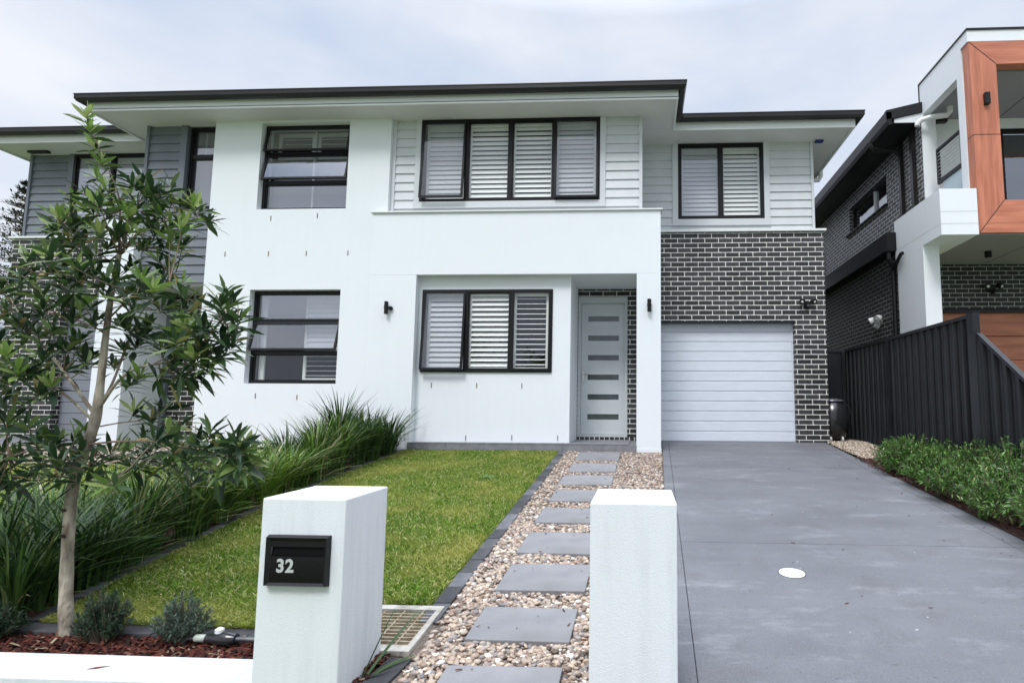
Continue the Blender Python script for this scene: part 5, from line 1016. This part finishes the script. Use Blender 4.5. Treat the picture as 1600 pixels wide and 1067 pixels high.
nw = np_('window', MB().box(5.44, 5.52, 11.99, 12.03, 4.51, 5.13).box(5.44, 5.52, 14.1, 14.14, 4.51, 5.13).box(5.44, 5.52, 12.03, 14.1, 4.51, 4.55).box(5.44, 5.52, 12.03, 14.1, 5.08, 5.13), M['black'])
MB().box(5.43, 5.5, 12.8, 12.84, 4.55, 5.08).build('mullion', M['fascia'], nw)
MB().add([(5.48, 12.03, 4.55), (5.48, 14.1, 4.55), (5.48, 14.1, 5.08), (5.48, 12.03, 5.08)], [(3, 2, 1, 0)]).build('glass_pane', M['glassd'], nw)
np_('inner_core', MB().box(5.62, 12, 11.3, YB, -1, 5.5), M['curtain'])
np_('eave_soffit', MB().box(4.8, 5.36, 10.44, YB, 5.49, 5.51), M['gutter'])
np_('gutter', MB().prism([(4.80, 5.45), (4.74, 5.45), (4.70, 5.52), (4.68, 5.70), (4.80, 5.70)], 'y', 10.40, YB), M['black'])
np_('roof', MB().prism([(4.75, 5.71), (5.9, 6.05), (5.9, 5.55), (4.83, 5.52)], 'y', 10.5, YB), M['gutter'])
np_('barge_board', MB().prism([(4.70, 5.55), (4.70, 5.74), (5.40, 5.90), (5.40, 5.70)], 'y', 10.40, 10.49), M['gutter'])
np_('eave_end', MB().prism([(4.86, 5.50), (5.40, 5.50), (5.40, 5.695), (4.86, 5.575)], 'y', 10.43, 10.47), M['nwhite'])
np_('downpipe', MB().box(5.27, 5.345, 11.16, 11.25, 3.34, 5.47), M['gutter'])
np_('downpipe', MB().box(5.27, 5.345, 10.66, 10.75, 3.34, 5.47), M['gutter'])
np_('gutter_outlet', MB().tube([(4.74, 11.2, 5.62), (4.74, 11.2, 5.40), (4.8, 11.2, 5.33), (5.2, 11.2, 5.3), (5.3, 11.2, 5.2)], .045, 8), M['gutter'], smooth=True)
np_('downpipe', MB().tube([(4.68, 10.52, 3.0), (4.68, 10.52, 2.86), (4.78, 10.58, 2.7), (4.79, 10.6, 2.6), (4.79, 10.6, -.6)], .045, 8).box(4.6, 4.76, 10.45, 10.6, 2.98, 3.2), M['black'], smooth=False)
np_('overflow_pipe', MB().tube([(4.79, 10.7, 2.62), (4.76, 10.35, 2.76), (4.74, 10.15, 2.84), (4.74, 10.1, 2.84)], .035, 8), M['black'], smooth=True)
# white column and planter
np_('column', MB().box(4.8, 5.07, 9.49, 10.44, -1.2, 2.8), M['nwhite'])
pl_ = np_('planter', MB().box(4.8, 5.385, 8.89, 10.5, 2.8, 3.3).box(4.8, 5.385, 8.89, 8.99, 3.3, 3.56).box(4.8, 4.9, 8.99, 10.5, 3.3, 3.56), M['nwhite'])
MB().box(4.798, 5.386, 8.888, 8.8895, 2.98, 2.985).box(4.7985, 4.7995, 8.89, 10.4, 2.98, 2.985).box(4.798, 5.386, 8.888, 8.8895, 3.18, 3.185).build('panel_joint', mat('faint_joint', (.4, .42, .44), rough=.9), pl_)
np_('balcony_ceiling', MB().box(5.08, 10, 8.95, 10.79, 2.805, 2.87).box(5.08, 10, 9.05, 10.6, 2.871, 3.0), M['nsoffit'])
np_('ceiling_joint', MB().add([(5.20, 10.7, 2.804), (5.22, 10.7, 2.804), (5.42, 8.95, 2.804), (5.40, 8.95, 2.804)], [(0, 1, 2, 3)]).add([(6.55, 10.7, 2.804), (6.57, 10.7, 2.804), (6.57, 8.95, 2.804), (6.55, 8.95, 2.804)], [(0, 1, 2, 3)]), M['groove'])
# orange frame
ZF0, ZF1, OX, OZ0, OZ1 = 2.83, 6.07, 5.82, 3.37, 5.675
XR2 = 9.6
np_('orange_frame', MB().prism([(5.40, ZF0), (OX, OZ0), (OX, OZ1), (5.40, ZF1)], 'y', 8.9, 9.08), M['orange'])
np_('orange_frame', MB().prism([(5.403, ZF1), (OX + .003, OZ1), (XR2 - .4, OZ1), (XR2, ZF1)], 'y', 8.9, 9.08), M['orangeh'])
np_('orange_frame', MB().prism([(5.403, ZF0), (XR2, ZF0), (XR2 - .4, OZ0), (OX + .003, OZ0)], 'y', 8.9, 9.08), M['orangeh'])
np_('orange_frame', MB().prism([(XR2 + .003, ZF0), (XR2 + .003, ZF1), (XR2 - .397, OZ1), (XR2 - .397, OZ0)], 'y', 8.9, 9.08), M['orange'])
gj = MB().box(5.397, OX, 8.8975, 8.8985, 4.462, 4.472).box(5.397, 5.3985, 8.9, 9.06, 4.462, 4.472)
def dline(a, b, wd=.006):
    a = Vector(a); b = Vector(b); d = (b - a).normalized(); n = Vector((-d.y, d.x)) * wd
    gj.add([(a.x + n.x, 8.898, a.y + n.y), (a.x - n.x, 8.898, a.y - n.y), (b.x - n.x, 8.898, b.y - n.y), (b.x + n.x, 8.898, b.y + n.y)], [(0, 1, 2, 3)])
dline((5.40, ZF1), (OX, OZ1)); dline((5.40, ZF0), (OX, OZ0))
np_('panel_joint', gj, M['groove'])
np_('white_surround', MB().box(5.38, XR2 + .1, 8.9, 9.1, 6.075, 6.27).box(5.38, 5.52, 9.1, 10.48, 5.64, 6.27).box(5.38, 5.51, 9.085, 9.25, 3.56, 5.64), M['nwhite'])
np_('roof_capping', MB().box(5.365, XR2 + .12, 8.88, 9.12, 6.271, 6.30).box(5.365, 5.54, 9.12, 10.5, 6.271, 6.30).box(5.365, 5.40, 10.485, 10.5, 5.75, 6.27), M['gutter'])
np_('balcony_roof', MB().box(5.521, XR2, 9.101, 10.7, 5.645, 6.2), M['nsoffit'])
np_('ceiling_joint', MB().add([(6.9, 10.55, 5.644), (6.92, 10.55, 5.644), (6.92, 9.1, 5.644), (6.9, 9.1, 5.644)], [(0, 1, 2, 3)]), M['groove'])
np_('balcony_wall', wall(5.36, 9.6, 2.9, 5.64, 10.6, .2, [(6.93, 9.4, 2.9, 5.44)]).box(5.352, 5.615, 10.40, 10.597, 3.3, 5.64), M['nwhite'])
sd_ = np_('sliding_door', MB().box(6.933, 6.99, 10.62, 10.7, 3.0, 5.435).box(6.99, 9.39, 10.62, 10.7, 5.36, 5.435).box(8.1, 8.17, 10.62, 10.7, 3.0, 5.36), M['black'])
MB().add([(6.98, 10.66, 3.0), (9.4, 10.66, 3.0), (9.4, 10.66, 5.37), (6.98, 10.66, 5.37)], [(0, 1, 2, 3)]).build('glass_pane', M['glassd'], sd_)
MB().box(6.98, 9.4, 10.8, 10.82, 3.0, 5.4).build('curtain', M['curtain'], sd_)
# louvre screen on the balcony side
ls = np_('louvre_screen', MB().box(5.40, 5.45, 9.255, 9.30, 4.10, 4.76).box(5.40, 5.45, 10.0, 10.05, 4.10, 4.76).box(5.40, 5.45, 9.30, 10.0, 4.10, 4.17).box(5.40, 5.45, 9.30, 10.0, 4.72, 4.76), M['black'])
for k in range(8):
    z = 4.20 + k * .066; MB().add([(5.395, 9.3, z), (5.395, 10.0, z), (5.45, 10.0, z + .035), (5.45, 9.3, z + .035), (5.395, 9.3, z + .004), (5.395, 10.0, z + .004), (5.45, 10.0, z + .039), (5.45, 9.3, z + .039)], [(0, 3, 2, 1), (4, 5, 6, 7), (0, 1, 5, 4), (2, 3, 7, 6)]).build('slat', M['fascia'], ls)
np_('glass_balustrade', MB().box(5.42, 5.43, 9.25, 9.9, 3.5, 4.10), M['plain_glass'])
np_('white_pipe', MB().tube([(5.75, 10.15, 5.65), (5.75, 10.15, 5.55), (5.70, 10.17, 5.49), (5.45, 10.22, 5.49), (5.28, 10.28, 5.46), (5.22, 10.30, 5.40), (5.22, 10.30, 5.36)], .05, 10), M['whitepvc'], smooth=True)
# lower front
np_('lower_front_wall', wall(4.9, 9.6, 1.945, 2.87, 10.8, .2), M['nbrick'])
np_('lintel', MB().box(5.1, 9.6, 10.84, 10.94, 1.88, 1.944), M['black'])
od = np_('orange_garage_door', MB(), M['orangeh']) if False else None
gdm = MB()
for (xa, xb) in ((5.1, 6.52), (6.535, 8.4), (8.415, 9.6)):
    zt = 1.88
    for k in range(5): gdm.box(xa, xb, 10.95, 10.99, zt - .45 + .008, zt); zt -= .455
np_('garage_door', gdm, M['orangeh'])
np_('garage_door_backing', MB().box(5.1, 9.6, 11.0, 11.02, -1, 1.9), M['groove'])
lt = np_('ceiling_light', MB().lathe((6.13, 9.9, 2.70), [(.05, 0), (.055, .004), (.055, .10)], 16), M['black'], smooth=True)
np_('wall_lamp', MB().box(5.58, 5.66, 8.83, 8.898, 4.96, 5.16), M['black'], bevel=.008)
floodlight((6.70, 10.79, 2.33), (0, -1), M['black'], 'black twin sensor light on the dark brick above the orange garage door', 1.2)
floodlight((4.845, 11.35, 1.78), (-1, 0), M['white'], 'white twin sensor light on the dark brick side wall above the fence', 1.5)
vt = own('wall_vent', MB().box(5.28, 5.348, 16.2, 16.6, 3.95, 4.6), M['white'], 'pale box on the upper brick side wall next to the duplex corner', 'meter box', bevel=.01)
t = shrub('planter_plant', (5.0, 9.75, 3.42), .12, .3, .26, 26, M['bright'], 'bright green plant spilling over the back of the white balcony planter', None, .09, .016, 14, 'plant')
t = shrub('planter_plant', (5.08, 9.15, 3.38), .12, .12, .24, 14, M['sagedark'], 'small dark plant at the front of the white balcony planter', None, .07, .014, 12, 'plant')

# ------------------------------------------------------------------ far things on the left
def pine(loc, H, R0, lab, n_t=24):
    t = thing('tall_pine', loc, lab, 'tree', 'pines behind the left dwelling')
    L0 = Vector(loc); MB().tube([L0, L0 + Vector((0, 0, H * .5)), L0 + Vector((0, 0, H))], [.32, .2, .03], 8).build('trunk', M['twig'], t, smooth=True)
    Bs, Ds, Ls, Ws, Dr = [], [], [], [], []; br_ = MB()
    for i in range(n_t):
        u = i / (n_t - 1); z = H * (.2 + .79 * u); R = R0 * (1 - u) ** .75 + .25; nb = 9
        for k in range(nb):
            a = 2 * PI * k / nb + i * .9 + rnd.uniform(-.25, .25); r = R * rnd.uniform(.7, 1.12); tipz = z + .10 * r + rnd.uniform(-.1, .2)
            d = Vector((math.cos(a), math.sin(a), 0)); p0 = Vector((0, 0, z)); p1 = d * r; p1.z = tipz
            br_.tube([L0 + p0, L0 + p0.lerp(p1, .6) + Vector((0, 0, -.08)), L0 + p1], [.05, .035, .015], 4, False)
            for q in range(21):
                s = rnd.uniform(.18, 1.03); p = p0.lerp(p1, s) + Vector((rnd.gauss(0, .09), rnd.gauss(0, .09), rnd.gauss(.03, .06)))
                Bs.append(tuple(p)); dd = d * rnd.uniform(.2, 1) + Vector((rnd.gauss(0, .6), rnd.gauss(0, .6), rnd.uniform(.0, .8))); Ds.append(tuple(dd)); Ls.append(rnd.uniform(.25, .45)); Ws.append(rnd.uniform(.07, .13)); Dr.append(-.15)
    br_.build('branches', M['twig'], t); leafset(Bs, Ds, Ls, Ws, Dr, M['pine'], 'foliage', t, 2)
pine((-54.5, 45, -.6), 20.2, 4.6, 'dark conical pine rising behind the left dwelling')
pine((-62.5, 48, -.6), 16, 4.6, 'dark pine cut off by the left edge, behind the taller pine')
def blob_tree(loc, H, R, lab, name='leafy_tree', m='far', n=2600, grp=None, ls=.3, low=.25):
    t = thing(name, loc, lab, 'tree', grp); L0 = Vector(loc)
    MB().tube([L0, L0 + Vector((0, 0, H * .6))], [R * .07, R * .03], 7).build('trunk', M['twig'], t, smooth=True)
    Bs, Ds, Ls, Ws, Dr = [], [], [], [], []; cs = [(Vector((rnd.uniform(-.6, .6) * R, rnd.uniform(-.6, .6) * R, H * rnd.uniform(low + .1, .85))), R * rnd.uniform(.3, .55)) for _ in range(14)]
    for k in range(n):
        c, r = rnd.choice(cs); v = Vector((rnd.gauss(0, 1), rnd.gauss(0, 1), rnd.gauss(0, .8))).normalized() * r * rnd.uniform(.6, 1.05)
        Bs.append(tuple(c + v)); Ds.append(tuple(v.normalized() + Vector((rnd.gauss(0, .6), rnd.gauss(0, .6), rnd.gauss(0, .6))))); Ls.append(ls * rnd.uniform(.6, 1.3)); Ws.append(ls * .5); Dr.append(.1)
    leafset(Bs, Ds, Ls, Ws, Dr, M[m], 'crown', t, 2); return t
for i, (x, y, H, R) in enumerate([(-14.2, 11.2, 1.5, .9), (-15.5, 11.8, 2.0, 1.1), (-17.2, 12.5, 1.8, 1.2)]):
    blob_tree((x, y, -.6), H, R, ['green garden bush against the far left corner of the duplex', 'taller green garden bush left of the duplex', 'green garden bush at the left edge of the view'][i], 'garden_bush', 'bush', 2200, None, .12, .0)
fh = thing('far_house', (-26, 24, -.6), 'distant house with grey tiled roof at the left edge', 'house')
MB().box(-32, -21, 22, 30, -.6, 3.0).build('wall', M['street'], fh)
MB().add([(-32.5, 21.5, 3.0), (-20.5, 21.5, 3.0), (-20.5, 30.5, 3.0), (-32.5, 30.5, 3.0), (-28, 26, 4.9), (-25, 26, 4.9)], [(0, 1, 5, 4), (1, 2, 5), (2, 3, 4, 5), (3, 0, 4)]).build('roof', M['rooftile'], fh)
MB().box(-32.5, -20.5, 21.42, 21.52, 2.85, 3.0).build('gutter', M['fascia'], fh)
pole = thing('utility_pole', (-20.6, 18.0, -.6), 'thin grey mast standing in front of the dark pine', 'pole')
MB().tube([(-20.6, 18, -.6), (-20.6, 18, 6.4)], .05, 8).build('mast', M['street'], pole)
MB().tube([(-21.0, 18, 6.1), (-20.2, 18, 6.1)], .02, 6).build('crossbar', M['street'], pole)
# street trees across the road (seen only mirrored in the panes)
for x, y, H, R in ((-11, -17, 7.5, 3), (-5, -18, 5.5, 2.6), (6, -17, 5.5, 2.6)):
    blob_tree((x, y, -1.5), H, R, '%s street tree across the road behind the camera' % {-11: 'tallest', -5: 'middle', 6: 'right hand'}[x], 'street_tree', 'far', 2600, 'street trees across the road', .3)
print('faces', sum(len(o.data.polygons) for o in bpy.data.objects if o.type == 'MESH'), 'objects', len(bpy.data.objects))
